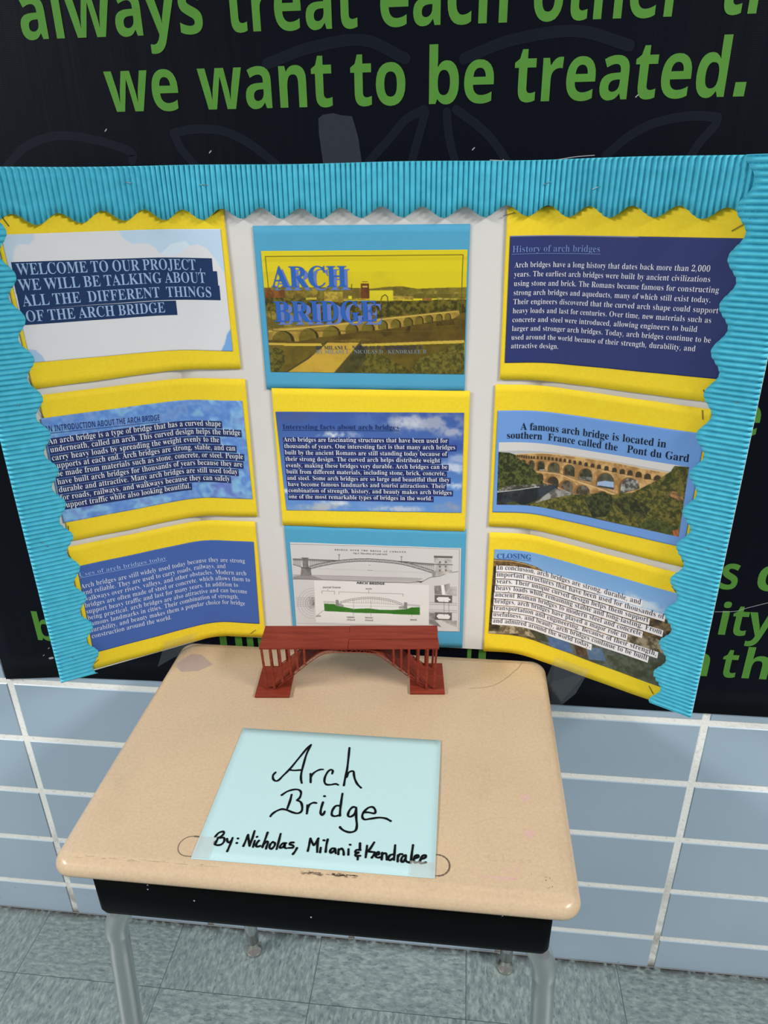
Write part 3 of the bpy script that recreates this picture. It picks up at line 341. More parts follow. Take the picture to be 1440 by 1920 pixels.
# ------------------------------------------------------------------ painted prints (procedural, per-vertex)
RNG = np.random.default_rng(7)
def field(h, w, cells, seed):
    r = np.random.default_rng(seed); out = np.zeros((h, w)); amp = 1.0; tot = 0
    for o in range(4):
        c = int(max(2, cells*2**o)); ch = max(2, int(c*h/w)+2); g = r.random((ch+2, c+2))
        y = np.linspace(0, ch-.001, h); x = np.linspace(0, c-.001, w); yi = y.astype(int); xi = x.astype(int); fy = y-yi; fx = x-xi
        fy = fy*fy*(3-2*fy); fx = fx*fx*(3-2*fx)
        A = g[yi][:, xi]*(1-fx)+g[yi][:, xi+1]*fx; B = g[yi+1][:, xi]*(1-fx)+g[yi+1][:, xi+1]*fx
        out += amp*(A*(1-fy[:, None])+B*fy[:, None]); tot += amp; amp *= .74
        if c > w/2: break
    out /= tot
    return np.clip((out-.5)*2.2+.5, 0, 1)
def paint(ops, W, H, ss=2):
    w, h = W*ss, H*ss
    img = np.full((h, w, 3), 200.0)
    yy, xx = np.mgrid[0:h, 0:w]; X = (xx+.5)/w*1000; Y = (yy+.5)/h*1000
    asp = h/w
    def inside(P, x0, x1, y0, y1):
        px = X[y0:y1, x0:x1]; py = Y[y0:y1, x0:x1]; m = np.zeros(px.shape, bool)
        for i in range(len(P)):
            (ax, ay), (bx, by) = P[i], P[(i+1) % len(P)]
            if ay == by: continue
            m ^= ((ay > py) != (by > py)) & (px < (bx-ax)*(py-ay)/(by-ay)+ax)
        return m
    def bounds(x0, x1, y0, y1):
        return max(0, int(x0/1000*w)-1), min(w, int(x1/1000*w)+2), max(0, int(y0/1000*h)-1), min(h, int(y1/1000*h)+2)
    for o in ops:
        k = o[0]
        if k == 'F': img[:] = o[1]
        elif k == 'G':
            t = (Y/1000)[..., None]; img[:] = np.array(o[1])*(1-t)+np.array(o[2])*t
        elif k == 'N':
            f = field(h, w, o[2], 3); c = np.array(o[1], float); n = len(c); p = f*(n-1); i = np.clip(p.astype(int), 0, n-2); t = (p-i)[..., None]
            img[:] = c[i]*(1-t)+c[i+1]*t
            img += (field(h, w, 40, 5)-.5)[..., None]*14
        elif k == 'P':
            P = o[2]; b = bounds(min(p[0] for p in P), max(p[0] for p in P), min(p[1] for p in P), max(p[1] for p in P))
            if b[1] <= b[0] or b[3] <= b[2]: continue
            mk = inside(P, *b); sub = img[b[2]:b[3], b[0]:b[1]]
            if len(o) > 3:
                f = field(h, w, o[4], o[5] if len(o) > 5 else 1)[b[2]:b[3], b[0]:b[1]]
                f = np.clip((f-.5)*1.8+.5, 0, 1)[..., None]
                c = np.array(o[1])*(1-f)+np.array(o[3])*f; sub[mk] = c[mk]
            else: sub[mk] = o[1]
        elif k == 'L':
            hw = o[2]/2.0
            for (ax, ay), (bx, by) in zip(o[3], o[3][1:]):
                b = bounds(min(ax, bx)-hw-2, max(ax, bx)+hw+2, min(ay, by)-hw/asp-2, max(ay, by)+hw/asp+2)
                if b[1] <= b[0] or b[3] <= b[2]: continue
                px = X[b[2]:b[3], b[0]:b[1]]-ax; py = (Y[b[2]:b[3], b[0]:b[1]]-ay)*asp; dx = bx-ax; dy = (by-ay)*asp; l2 = dx*dx+dy*dy+1e-9
                t = np.clip((px*dx+py*dy)/l2, 0, 1); d = np.hypot(px-t*dx, py-t*dy)
                a = np.clip(hw+.9-d, 0, 1)[..., None]*min(1, .45+hw*.4)
                sub = img[b[2]:b[3], b[0]:b[1]]; sub[:] = sub*(1-a)+np.array(o[1])*a
        elif k == 'E':
            c, rx, ry, al, sd = o[2], o[3], o[4], o[5], o[6]
            d = np.hypot((X-c[0])/rx, (Y-c[1])/ry); f = field(h, w, 14, sd)
            a = (np.clip((1.15-d)*1.1+(f-.5)*1.3, 0, 1)*np.clip(1.5-d, 0, 1)*al)[..., None]; a = np.clip(a, 0, 1)
            img = img*(1-a)+np.array(o[1])*a
    return img.reshape(H, ss, W, ss, 3).mean((1, 3))

# ------------------------------------------------------------------ materials
def wall_mats():
    t = NT('glazed_block'); v = t.coord()
    f = t.noise(3.0, v, 2.0); sp = t.noise(55.0, v, 6.0, .7)
    c = t.ramp(f, [(.3, alb((145, 164, 181))), (.7, alb((153, 172, 188)))])
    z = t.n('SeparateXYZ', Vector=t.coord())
    low = t.math('SUBTRACT', 1.0, t.math('MULTIPLY', z.outputs[2], 4.0)); low.use_clamp = True
    scuff = t.math('MULTIPLY', t.math('GREATER_THAN', sp, .66), low)
    c = t.mix(t.math('MULTIPLY', scuff, .5), c, alb((60, 66, 70)))
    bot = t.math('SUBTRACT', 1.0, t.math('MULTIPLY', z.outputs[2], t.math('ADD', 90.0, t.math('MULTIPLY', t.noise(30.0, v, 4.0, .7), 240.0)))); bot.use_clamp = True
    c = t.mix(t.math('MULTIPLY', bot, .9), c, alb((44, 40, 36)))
    t.bump(t.noise(9.0, v, 2.0), .15, .002)
    a = t.fin(c, .30, .45)
    g = NT('grout'); v = g.coord(); n = g.noise(120.0, v, 5.0, .7); n2 = g.noise(14.0, v, 4.0, .6)
    c = g.ramp(n, [(.25, alb((186, 188, 188))), (.45, alb((226, 226, 222)))])
    z = g.n('SeparateXYZ', Vector=v); low = g.math('SUBTRACT', .85, g.math('MULTIPLY', z.outputs[2], 2.2)); low.use_clamp = True
    fx = g.math('FRACT', g.math('ADD', g.math('DIVIDE', g.math('ADD', z.outputs[0], .7516), .30725), 20.5))
    ver = g.math('LESS_THAN', g.math('ABSOLUTE', g.math('SUBTRACT', fx, .5)), .02)
    low = g.math('MULTIPLY', low, g.math('ADD', .15, g.math('MULTIPLY', ver, .85)))
    d = g.math('MULTIPLY', low, g.ramp(n2, [(.38, (0, 0, 0, 1)), (.62, (1, 1, 1, 1))]))
    c = g.mix(d, c, alb((118, 112, 98)))
    bot = g.math('SUBTRACT', 1.0, g.math('MULTIPLY', z.outputs[2], 40.0)); bot.use_clamp = True
    c = g.mix(g.math('MULTIPLY', bot, .9), c, alb((60, 52, 42)))
    g.bump(n, .5, .002)
    return a, g.fin(c, .9, .1)
M_BLOCK, M_GROUT = wall_mats()
def floor_mat():
    t = NT('speckled_vinyl_tile'); tc = t.n('TexCoord'); s = t.n('SeparateXYZ', Vector=tc.outputs['Object'])
    T = .3045
    ux = t.math('DIVIDE', t.math('ADD', s.outputs[0], .8092+10*T), T); uy = t.math('DIVIDE', t.math('ADD', s.outputs[1], .1378+10*T), T)
    ix = t.math('FLOOR', ux); iy = t.math('FLOOR', uy); fx = t.math('FRACT', ux); fy = t.math('FRACT', uy)
    par = t.math('MODULO', t.math('ADD', ix, iy), 2.0)
    off = t.math('ADD', t.math('MULTIPLY', ix, 3.7), t.math('MULTIPLY', iy, 9.1))
    a = t.n('CombineXYZ'); t.put(a.inputs[0], t.math('MULTIPLY', s.outputs[0], 1.0)); t.put(a.inputs[1], t.math('MULTIPLY', s.outputs[1], 2.3)); t.put(a.inputs[2], off)
    b = t.n('CombineXYZ'); t.put(b.inputs[0], t.math('MULTIPLY', s.outputs[1], 1.0)); t.put(b.inputs[1], t.math('MULTIPLY', s.outputs[0], 2.3)); t.put(b.inputs[2], off)
    mv = t.n('Mix', {'data_type': 'VECTOR'}); t.put(mv.inputs[0], par); t.put(mv.inputs[4], a.outputs[0]); t.put(mv.inputs[5], b.outputs[0])
    vec = mv.outputs[1]
    n1 = t.noise(66.0, vec, 2.0, .55); n2 = t.noise(84.0, vec, 1.0, .5); n3 = t.noise(6.0, tc.outputs['Object'], 3.0)
    c = t.ramp(n1, [(.34, alb((112, 126, 129), 1.2)), (.44, alb((124, 139, 140), 1.2)), (.54, alb((132, 148, 148), 1.2)), (.66, alb((150, 165, 162), 1.2))])
    dk = t.ramp(n2, [(.30, (1, 1, 1, 1)), (.36, (0, 0, 0, 1))])
    c = t.mix(t.math('MULTIPLY', dk, .6), c, alb((82, 96, 100), 1.2))
    lt = t.ramp(n2, [(.66, (0, 0, 0, 1)), (.70, (1, 1, 1, 1))]); c = t.mix(t.math('MULTIPLY', lt, .5), c, alb((160, 176, 172), 1.2))
    e = t.math('MINIMUM', t.math('MINIMUM', fx, t.math('SUBTRACT', 1.0, fx)), t.math('MINIMUM', fy, t.math('SUBTRACT', 1.0, fy)))
    j = t.math('LESS_THAN', e, .0026); c = t.mix(t.math('MULTIPLY', j, .8), c, alb((58, 68, 72), 1.2))
    edge = t.math('SUBTRACT', 1.0, t.math('MULTIPLY', t.math('ABSOLUTE', s.outputs[1]), 55.0)); edge.use_clamp = True
    c = t.mix(t.math('MULTIPLY', edge, t.ramp(t.noise(60.0, tc.outputs['Object'], 4.0), [(.35, (0, 0, 0, 1)), (.5, (1, 1, 1, 1))])), c, alb((50, 46, 40), 1.2))
    return t.fin(c, t.math('ADD', .32, t.math('MULTIPLY', n3, .15)), .4)
M_FLOOR = floor_mat()
def banner_mat():
    t = NT('navy_vinyl'); v = t.coord((1, 1, 1)); st = t.coord((38, 1, 2.2)); n = t.noise(1.0, st, 3.0)
    wv = t.n('TexWave', {'bands_direction': 'Z'}); wv.inputs['Scale'].default_value = 160.0; t.put(wv.inputs['Vector'], v)
    h = t.math('ADD', t.math('MULTIPLY', n, 1.0), t.math('MULTIPLY', wv.outputs['Fac'], .03))
    t.bump(h, .35, .003)
    return t.fin(t.ramp(t.noise(2.0, v, 2.0), [(.3, alb((9, 12, 21))), (.7, alb((11, 13, 23)))]), .45, .08)
M_BANNER = banner_mat()
M_GREEN = flat('printed_green', (78, 130, 54), .55, .10, vary=.05, scale=40)
M_PETAL = flat('printed_slate', (17, 22, 33), .55, .1)
M_TEALB = None
def border_mat():
    t = NT('corrugated_teal_paper'); v = t.coord(); n = t.noise(90.0, v, 3.0)
    return t.fin(t.ramp(n, [(.3, alb((65, 166, 191))), (.7, alb((76, 180, 205)))]), .62, .25)
M_BORDER = border_mat()
M_BOARD = flat('white_board', (203, 201, 198), .75, .15, vary=.012, scale=60)
M_CORE = flat('board_edge', (196, 190, 180), .85, .1)
def yellow_mat():
    t = NT('yellow_paper'); v = t.coord(); n = t.noise(220.0, v, 3.0)
    t.bump(n, .12, .0006)
    return t.fin(t.ramp(n, [(.3, alb((224, 194, 40))), (.7, alb((231, 202, 46)))]), .65, .22)
M_YELLOW = yellow_mat()
M_BLUEP = flat('blue_paper', (76, 152, 187), .65, .22, vary=.02, scale=150)
M_PRINT = attr_mat('printed_sheet')
M_GLOSS = attr_mat('printed_photo', .45, .35)
INK = {n: flat('ink_'+n, c, .6, .2) for n, c in dict(
    pale_blue=(144, 172, 208), navy_band=(27, 51, 91), white=(222, 224, 232), band=(36, 48, 96), facts_head=(30, 46, 96), intro_head=(38, 50, 104),
    band_deep=(34, 44, 100), hist_head=(104, 124, 180), hist=(214, 212, 222), uses=(206, 212, 226), uses_head=(150, 176, 220), black=(18, 20, 26), closing=(46, 48, 66), closing_head=(52, 90, 160), closing_band=(226, 222, 224), title=(44, 92, 170), title_ghost=(92, 114, 180), byline=(52, 60, 92), byline_ghost=(116, 132, 146), grey=(92, 90, 90), black2=(58, 56, 56)).items()}
M_STAPLE = NT('steel').fin(alb((150, 150, 148)), .3, .5, .9)
M_STAPLED = NT('dark_staple').fin(alb((82, 76, 56)), .45, .5, .6)
def desk_mat():
    t = NT('tan_plastic_top'); v = t.coord(); n = t.noise(260.0, v, 4.0, .7); s = t.noise(3.2, v, 6.0, .65); d = t.noise(7.0, v, 6.0, .7)
    c = t.ramp(n, [(.3, alb((202, 176, 146), 1.08)), (.7, alb((216, 192, 160), 1.08))])
    c = t.mix(t.math('MULTIPLY', t.ramp(s, [(.42, (0, 0, 0, 1)), (.70, (1, 1, 1, 1))]), .22), c, alb((158, 142, 124), 1.08))
    c = t.mix(t.math('MULTIPLY', t.ramp(d, [(.58, (0, 0, 0, 1)), (.78, (1, 1, 1, 1))]), .25), c, alb((140, 122, 104), 1.08))
    return t.fin(c, .27, .35)
M_DESK = desk_mat()
M_BOX = flat('black_plastic', (7, 9, 10), .45, .05)
M_CHROME = NT('chrome_tube').fin((.62, .63, .64, 1), .24, .5, 1.0)
M_NICKEL = NT('nickel_glide').fin((.72, .66, .60, 1), .14, .5, 1.0)
def wood_mat(name, c0, c1):
    t = NT(name); v = t.coord((14, 160, 160), 'Object'); n = t.noise(1.0, v, 4.0, .6); h = t.noise(1.0, t.coord((7, 26, 26)), 3.0)
    c = t.ramp(n, [(.3, alb(c0)), (.68, alb(c1))])
    c = t.mix(t.math('MULTIPLY', t.ramp(h, [(.62, (0, 0, 0, 1)), (.76, (1, 1, 1, 1))]), .30), c, alb((158, 80, 50)))
    t.bump(n, .3, .0008)
    return t.fin(c, .5, .15)
M_WOOD = wood_mat('red_stained_wood', (104, 38, 26), (126, 52, 37))
M_CARD = flat('pale_blue_card', (189, 222, 226), .7, .2, vary=.012, scale=200, k=1.08)
M_MARKER = flat('black_marker', (9, 10, 14), .55, .12)
def tape_mat(name, c, fac, rough=.25):
    t = NT(name); tr = t.n('BsdfTransparent'); mx = t.n('MixShader'); t.put(mx.inputs[0], fac)
    t.t.links.new(tr.outputs[0], mx.inputs[1]); t.t.links.new(t.b.outputs[0], mx.inputs[2])
    t.t.links.new(mx.outputs[0], t.t.nodes['Material Output'].inputs[0])
    return t.fin(alb(c), rough, .5)
M_TAPE = tape_mat('clear_tape', (112, 126, 136), .075, .35)
M_TAPE_CLEAR = tape_mat('crystal_tape', (200, 195, 190), .16, .18)
M_SMEAR = tape_mat('tape_residue', (170, 155, 160), .26, .5)
M_PINK = tape_mat('pink_ink', (226, 180, 196), .26, .6)
M_PENCIL = tape_mat('pencil_line', (96, 84, 74), .55, .6)
M_GRIME = tape_mat('grime', (60, 52, 46), .6, .6)
M_SCRATCH = tape_mat('scratch', (200, 204, 212), .5, .5)

# ------------------------------------------------------------------ the setting
def build_floor():
    v, f = box(-2.4, 2.4, -2.8, 0.0, -.05, 0.0)
    o = mesh_obj('floor', v, f, M_FLOOR); o['kind'] = 'structure'; o['label'] = 'grey green speckled vinyl tile floor'; o['category'] = 'floor'
build_floor()
def build_wall():
    X0, PX, Z0, PZ, G = -.7516, 1.229/4, .6347, .1361, .0105
    V = []; F = []; fm = []
    def quad(a, mi):
        b = len(V); V.extend(a); F.append((b, b+1, b+2, b+3)); fm.append(mi)
    zs = [Z0+k*PZ for k in range(-4, 16)]
    zs = [0.0-G/2]+zs
    xs = [X0+k*PX for k in range(-6, 12)]
    for i in range(len(xs)-1):
        for j in range(len(zs)-1):
            x0, x1 = xs[i]+G/2, xs[i+1]-G/2; z0, z1 = zs[j]+G/2, zs[j+1]-G/2
            if j == 0: z0 = .0004
            e = .0022; y0, y1 = 0.0, .0022
            ou = [(x0, y1, z0), (x1, y1, z0), (x1, y1, z1), (x0, y1, z1)]; inn = [(x0+e, y0, z0+e), (x1-e, y0, z0+e), (x1-e, y0, z1-e), (x0+e, y0, z1-e)]
            quad(inn, 0)
            for k in range(4): k2 = (k+1) % 4; quad([ou[k], ou[k2], inn[k2], inn[k]], 0)
    xa, xb = xs[0], xs[-1]; za, zb = 0.0, zs[-1]
    quad([(xa, .0014, za), (xb, .0014, za), (xb, .0014, zb), (xa, .0014, zb)], 1)
    b, f = box(xa, xb, .0016, .12, za, zb)
    k = len(V); V.extend(b); F.extend([tuple(i+k for i in q) for q in f]); fm += [1]*6
    o = mesh_obj('wall_back', V, F, M_BLOCK, mats=[M_BLOCK, M_GROUT], fmat=fm); o['kind'] = 'structure'; o['label'] = 'blue glazed block wall with white grout'; o['category'] = 'wall'
build_wall()

# ------------------------------------------------------------------ the banner
def plane_xz(V2, y): return [(p[0], y, p[1]) for p in V2]
def build_banner():
    r = empty('wall_banner', (-.09, -.0015, .657))
    tag(r, 'dark navy vinyl wall banner with large green lettering behind the display board', 'banner')
    xs = np.linspace(-.7545, 1.5, 90); zt = 2.25
    bot = np.interp(xs, [-.7556, -.6481, -.4671, .2381, .5709, 1.6], [.6406, .6529, .6573, .6572, .6573, .6573])
    V = []; F = []
    rows = 30
    for x, b in zip(xs, bot):
        for k in range(rows):
            V.append((x, -.0024, b+(zt-b)*k/(rows-1)))
    for i in range(len(xs)-1):
        for k in range(rows-1): a = i*rows+k; F.append((a, a+rows, a+rows+1, a+1))
    o = mesh_obj('vinyl_sheet', V, F, M_BANNER, r, True)
    md = o.modifiers.new('thick', 'SOLIDIFY'); md.thickness = .0008; md.offset = -1
    sz = .118
    def fit(word, x0, x1, z):
        v = run('N', word, sz, (0, 0))[0][:, 0]; a, b = v.min(), v.max(); k = (x1-x0)/(b-a)
        return run('N', word, sz, (x0-a*k, z), sx=k)
    lines = [
        (1.6208, (('We', -.632, -.515), ('always', -.4866, -.2603), ('treat', -.2309, -.0770), ('each', -.0504, .0937), ('other', .1223, .2864), ('the', .3231, .4245))),
        (1.5420, (('we', -.3919, -.3001), ('want', -.2739, -.1094), ('to', -.0871, -.0216), ('be', .0064, .0819), ('treated', .1054, .3430))),
        (1.1372, (('e', .4245, .4591),)),
        (.8945, (('s', .4524, .4767), ('c', .5042, .537))),
        (.8128, (('l', .4385, .4495), ('i', .4645, .4760), ('t', .4815, .5050), ('y', .5050, .5440))),
        (.7325, (('b', -.6711, -.6345), ('n', .4245, .4621), ('t', .4810, .5045), ('h', .5150, .5530)))]
    for z, words in lines:
        L = [fit(w, a, b, z) for w, a, b in words]
        if z == 1.5420: L.append(([(.3530, z), (.3650, z), (.3655, z+.0142), (.3535, z+.0142)], [(0, 1, 2, 3)]))
        if z == .7325:
            for a, b in ((-.3391, -.327), (-.3121, -.3001), (-.2917, -.2806), (-.2723, -.262), (.0800, .0866), (.0985, .1105)):
                L.append(([(a, .7325), (b, .7325), (b, .782), (a, .782)], [(0, 1, 2, 3)]))
        V2, F2 = join2(L)
        mesh_obj('lettering', plane_xz(V2, -.0029), F2, M_GREEN, r)
    PET = {"a":[[-0.5448,1.4812],[-0.5136,1.504],[-0.4784,1.5156],[-0.446,1.5165],[-0.4082,1.5098],[-0.3715,1.4971],[-0.3716,1.4865]],"b":[[-0.2865,1.4776],[-0.3046,1.499],[-0.3125,1.517],[-0.2878,1.521],[-0.2505,1.5188],[-0.2179,1.505],[-0.1826,1.4791]],"c":[[-0.068,1.4804],[-0.0412,1.5063],[-0.0216,1.5259],[0.0008,1.5367]],"c2":[[-0.015,1.4767],[-0.0054,1.5086],[0.0024,1.5339]],"d":[[0.0406,1.4759],[0.0317,1.505],[0.0278,1.5333]],"d2":[[0.0388,1.5359],[0.0647,1.5186],[0.0846,1.5012],[0.1052,1.4749]],"e":[[0.218,1.4833],[0.2433,1.5041],[0.2718,1.5174],[0.3098,1.5234],[0.3398,1.5215],[0.3383,1.5133],[0.3236,1.4943],[0.312,1.4719]],"f":[[0.0466,1.5871],[0.1005,1.6038],[0.1713,1.6104],[0.2317,1.5949]],"g":[[-0.1872,1.5879],[-0.1347,1.6026],[-0.0713,1.6087],[-0.0216,1.5889]]}; L = []
    CUT = dict(a=4, b=2, e=4); zz = 0
    for k, p in PET.items():
        for seg in ((p[:CUT[k]+1], p[CUT[k]:]) if k in CUT else (p,)):
            if len(seg) > 1:
                v, f = ribbon(smooth_path(seg, 6), .0100 if k not in 'fg' else .012, True)
                mesh_obj('flower_outline', plane_xz(v, -.0025-.00002*zz), orient2(v, f), M_PETAL, r); zz += 1
    SCRT = [[[0.0811,1.4811],[0.1336,1.4786],[0.1589,1.4799],[0.1825,1.483],[0.2055,1.4844]],[[0.527,0.8742],[0.4983,0.8631],[0.4824,0.8565],[0.4532,0.8539]]]; L = []
    for p in SCRT:
        v, f = ribbon(smooth_path(p, 6), .0009, False); L.append((v, orient2(v, f)))
    for x, z in ((-.2675, 1.4955), (.061, 1.4935), (.2465, 1.545), (.0965, 1.4800), (-.40, 1.522), (.505, 1.05), (.53, 1.02), (-.655, .716), (-.668, .70)):
        v, f = ribbon([(x-.0012, z-.001), (x+.0012, z+.0012)], .0012); L.append((v, orient2(v, f)))
    for x, z in ((-.634, .729), (-.644, .727), (-.655, .6950)):
        v, f = ribbon([(x-.003, z-.001), (x+.003, z+.0008)], .004); L.append((v, orient2(v, f)))
    for v, f in L: mesh_obj('scratch', plane_xz(v, -.0032), f, M_SCRATCH, r)
build_banner()
def build_wall_tape():
    P = [(-.1277, 1.5297), (-.122, 1.5335), (-.109, 1.535), (-.0995, 1.5325), (-.0863, 1.5312), (-.0825, 1.519), (-.0792, 1.507), (-.0733, 1.462), (-.1220, 1.462), (-.1242, 1.4807), (-.1279, 1.5137)]
    V = [(x, -.0036, z) for x, z in P]+[(x, -.0033, z) for x, z in P]; n = len(P)
    F = [tuple(range(n)), tuple(range(2*n-1, n-1, -1))]+[(i, i+n, (i+1) % n+n, (i+1) % n) for i in range(n)]
    o = mesh_obj('tape_strip', V, F, M_TAPE, base=(-.1, -.0033, 1.47))
    tag(o, 'grey clear tape strip stuck on the navy banner above the board top', 'tape', 'pieces of tape holding the board')
build_wall_tape()

# ------------------------------------------------------------------ the tri-fold board
PA, PB, PC, PD = (np.array(p) for p in ((-.5446, -.1445), (-.342, -.008), (.165, -.008), (.3974, -.1368)))
def fold_path(off, T):
    pts = [PA, PB, PC, PD]; sn = []
    for a, b in zip(pts, pts[1:]):
        d = (b-a)/np.linalg.norm(b-a); sn.append(np.array((d[1], -d[0])))
    P0 = [PA+off*sn[0]]
    for i, c in ((0, PB), (1, PC)):
        n = sn[i]+sn[i+1]; n /= np.linalg.norm(n); P0.append(c+n*off/np.dot(n, sn[i]))
    P0.append(PD+off*sn[2]); out = [P0[0]]
    for i in (1, 2):
        c, a, b = P0[i], P0[i-1], P0[i+1]; p = c+(a-c)/np.linalg.norm(a-c)*T; q = c+(b-c)/np.linalg.norm(b-c)*T
        for t in np.linspace(0, 1, 17): out.append((1-t)**2*p+2*t*(1-t)*c+t*t*q)
    out.append(P0[3])
    out = np.array(out); s = np.concatenate([[0], np.cumsum(np.linalg.norm(np.diff(out, axis=0), axis=1))])
    s -= np.interp(-.0885, out[:, 0], s)
    return s, out
class Path:
    def __init__(self, off, T):
        s, p = fold_path(off, T)
        a = p[0]+(p[0]-p[1])/np.linalg.norm(p[0]-p[1])*.05; b = p[-1]+(p[-1]-p[-2])/np.linalg.norm(p[-1]-p[-2])*.05
        self.s = np.concatenate([[s[0]-.05], s, [s[-1]+.05]]); self.p = np.vstack([a, p, b])
        self.s0, self.s1 = s[0], s[-1]
    def at(self, s, off=0.0):
        s = np.asarray(s, float); x = np.interp(s, self.s, self.p[:, 0]); y = np.interp(s, self.s, self.p[:, 1]); e = .003
        tx = np.interp(s+e, self.s, self.p[:, 0])-np.interp(s-e, self.s, self.p[:, 0]); ty = np.interp(s+e, self.s, self.p[:, 1])-np.interp(s-e, self.s, self.p[:, 1])
        l = np.hypot(tx, ty); return x+ty/l*off, y-tx/l*off
PAPER = Path(.002, .03)
def grid_faces(nx, ny):
    i, j = np.meshgrid(np.arange(nx-1), np.arange(ny-1)); a = (j*nx+i).ravel()
    return np.stack([a, a+nx, a+nx+1, a+1], 1)
ZB, ZT = .7655, 1.4800
def build_board():
    r = empty('display_board', (-.0885, -.02, ZB))
    tag(r, 'white tri-fold display board with teal corrugated border, standing behind the desk', 'display board')
    th = .0042; nl = np.array((PB-PA)); nl /= np.linalg.norm(nl); nR = (PD-PC)/np.linalg.norm(PD-PC)
    def panel(a, b, name):
        d = (b-a)/np.linalg.norm(b-a); n = np.array((-d[1], d[0]))
        q = [a, b, b+n*th, a+n*th]
        V = [(p[0], p[1], ZB) for p in q]+[(p[0], p[1], ZT-.0006) for p in q]
        F = [(0, 1, 5, 4), (1, 2, 6, 5), (2, 3, 7, 6), (3, 0, 4, 7), (3, 2, 1, 0), (4, 5, 6, 7)]
        mesh_obj(name, V, F, M_BOARD, r, mats=[M_BOARD, M_CORE], fmat=[0, 1, 0, 1, 1, 1])
    g = 0.0
    panel(PA, PB-nl*g*4, 'side_panel'); panel(PB, PC, 'center_panel'); panel(PC+nR*g*4, PD, 'side_panel')
    # corrugated scalloped border: top strip then the two side strips over it
    p = .0066; A = .0040
    ns = int((PAPER.s1-PAPER.s0)/p*9); s = np.linspace(PAPER.s0+.001, PAPER.s1-.001, ns)
    scal = 1.4238+.0062*np.cos(2*np.pi*(s+.0650)/.0515)+.0007*np.sin(s*37)
    rows = 5; V = []
    wob = .0006*np.sin(s*53)+.0004*np.sin(s*131)
    h = A*np.abs(np.sin(np.pi*(s+wob)/p))**1.1
    ztop = ZT+.0006+.0006*np.sin(s*23)
    for k in range(rows):
        t = k/(rows-1); z = ztop+(scal-ztop)*t; x, y = PAPER.at(s, .0022+h+.0012*t*(1+np.sin(s*60))); V.append(np.stack([x, y, z], 1))
    o = mesh_obj('border_strip', np.concatenate(V), grid_faces(ns, rows), M_BORDER, r, True)
    md = o.modifiers.new('thick', 'SOLIDIFY'); md.thickness = .0006; md.offset = -1
    for side in (-1, 1):
        nz = int((ZT-ZB+.002)/p*9); z = np.linspace(ZB-.001, ZT+.0005, nz)
        wob = .0005*np.sin(z*61+side); h = A*np.abs(np.sin(np.pi*(z+wob)/p))**1.1
        if side > 0: inner = .4652-.0066*np.cos(2*np.pi*(z-.9721)/.0508); outer = PAPER.s1+.0012
        else: inner = -.4415+.0066*np.cos(2*np.pi*(z-.9721-.0325)/.0508); outer = PAPER.s0-.0012
        rows = 7; V = []
        for k in range(rows):
            t = k/(rows-1); ss = inner+(outer-inner)*t
            zz = z+side*0.0
            x, y = PAPER.at(ss, .0040+h*(1 if k else .8)+.0010*(1-t)*(1+np.sin(z*70+side))); V.append(np.stack([x, y, zz], 1))
        F = grid_faces(nz, rows)
        o = mesh_obj('border_strip', np.concatenate(V), F if side < 0 else F[:, ::-1], M_BORDER, r, True)
        md = o.modifiers.new('thick', 'SOLIDIFY'); md.thickness = .0006; md.offset = -1 if True else 1
    for q in [[492.0,1226.1,500.8,1215.9],[486.6,1034.1,498.7,1028.3],[235.7,1453.2,244.4,1456.1],[296.3,1447.0,306.2,1451.0],[-191.7,1458.4,-181.2,1457.7],[-290.2,1462.2,-281.2,1461.5],[-472.6,1207.1,-463.2,1200.0],[-477.1,1005.5,-468.7,994.8],[-474.2,809.8,-468.3,799.7],[488.6,797.6,498.6,794.6]]:
        staple(r, q, .0074, M_STAPLE)
def staple(par, q, off, mat, nm='staple'):
    (s0, z0, s1, z1) = [v/1000 for v in q]
    xs, ys = PAPER.at(np.linspace(s0, s1, 5), off); zs = np.linspace(z0, z1, 5)
    v, f = tube(list(zip(xs, ys, zs)), .00042, 8); return mesh_obj(nm, v, f, mat, par, True)
build_board()

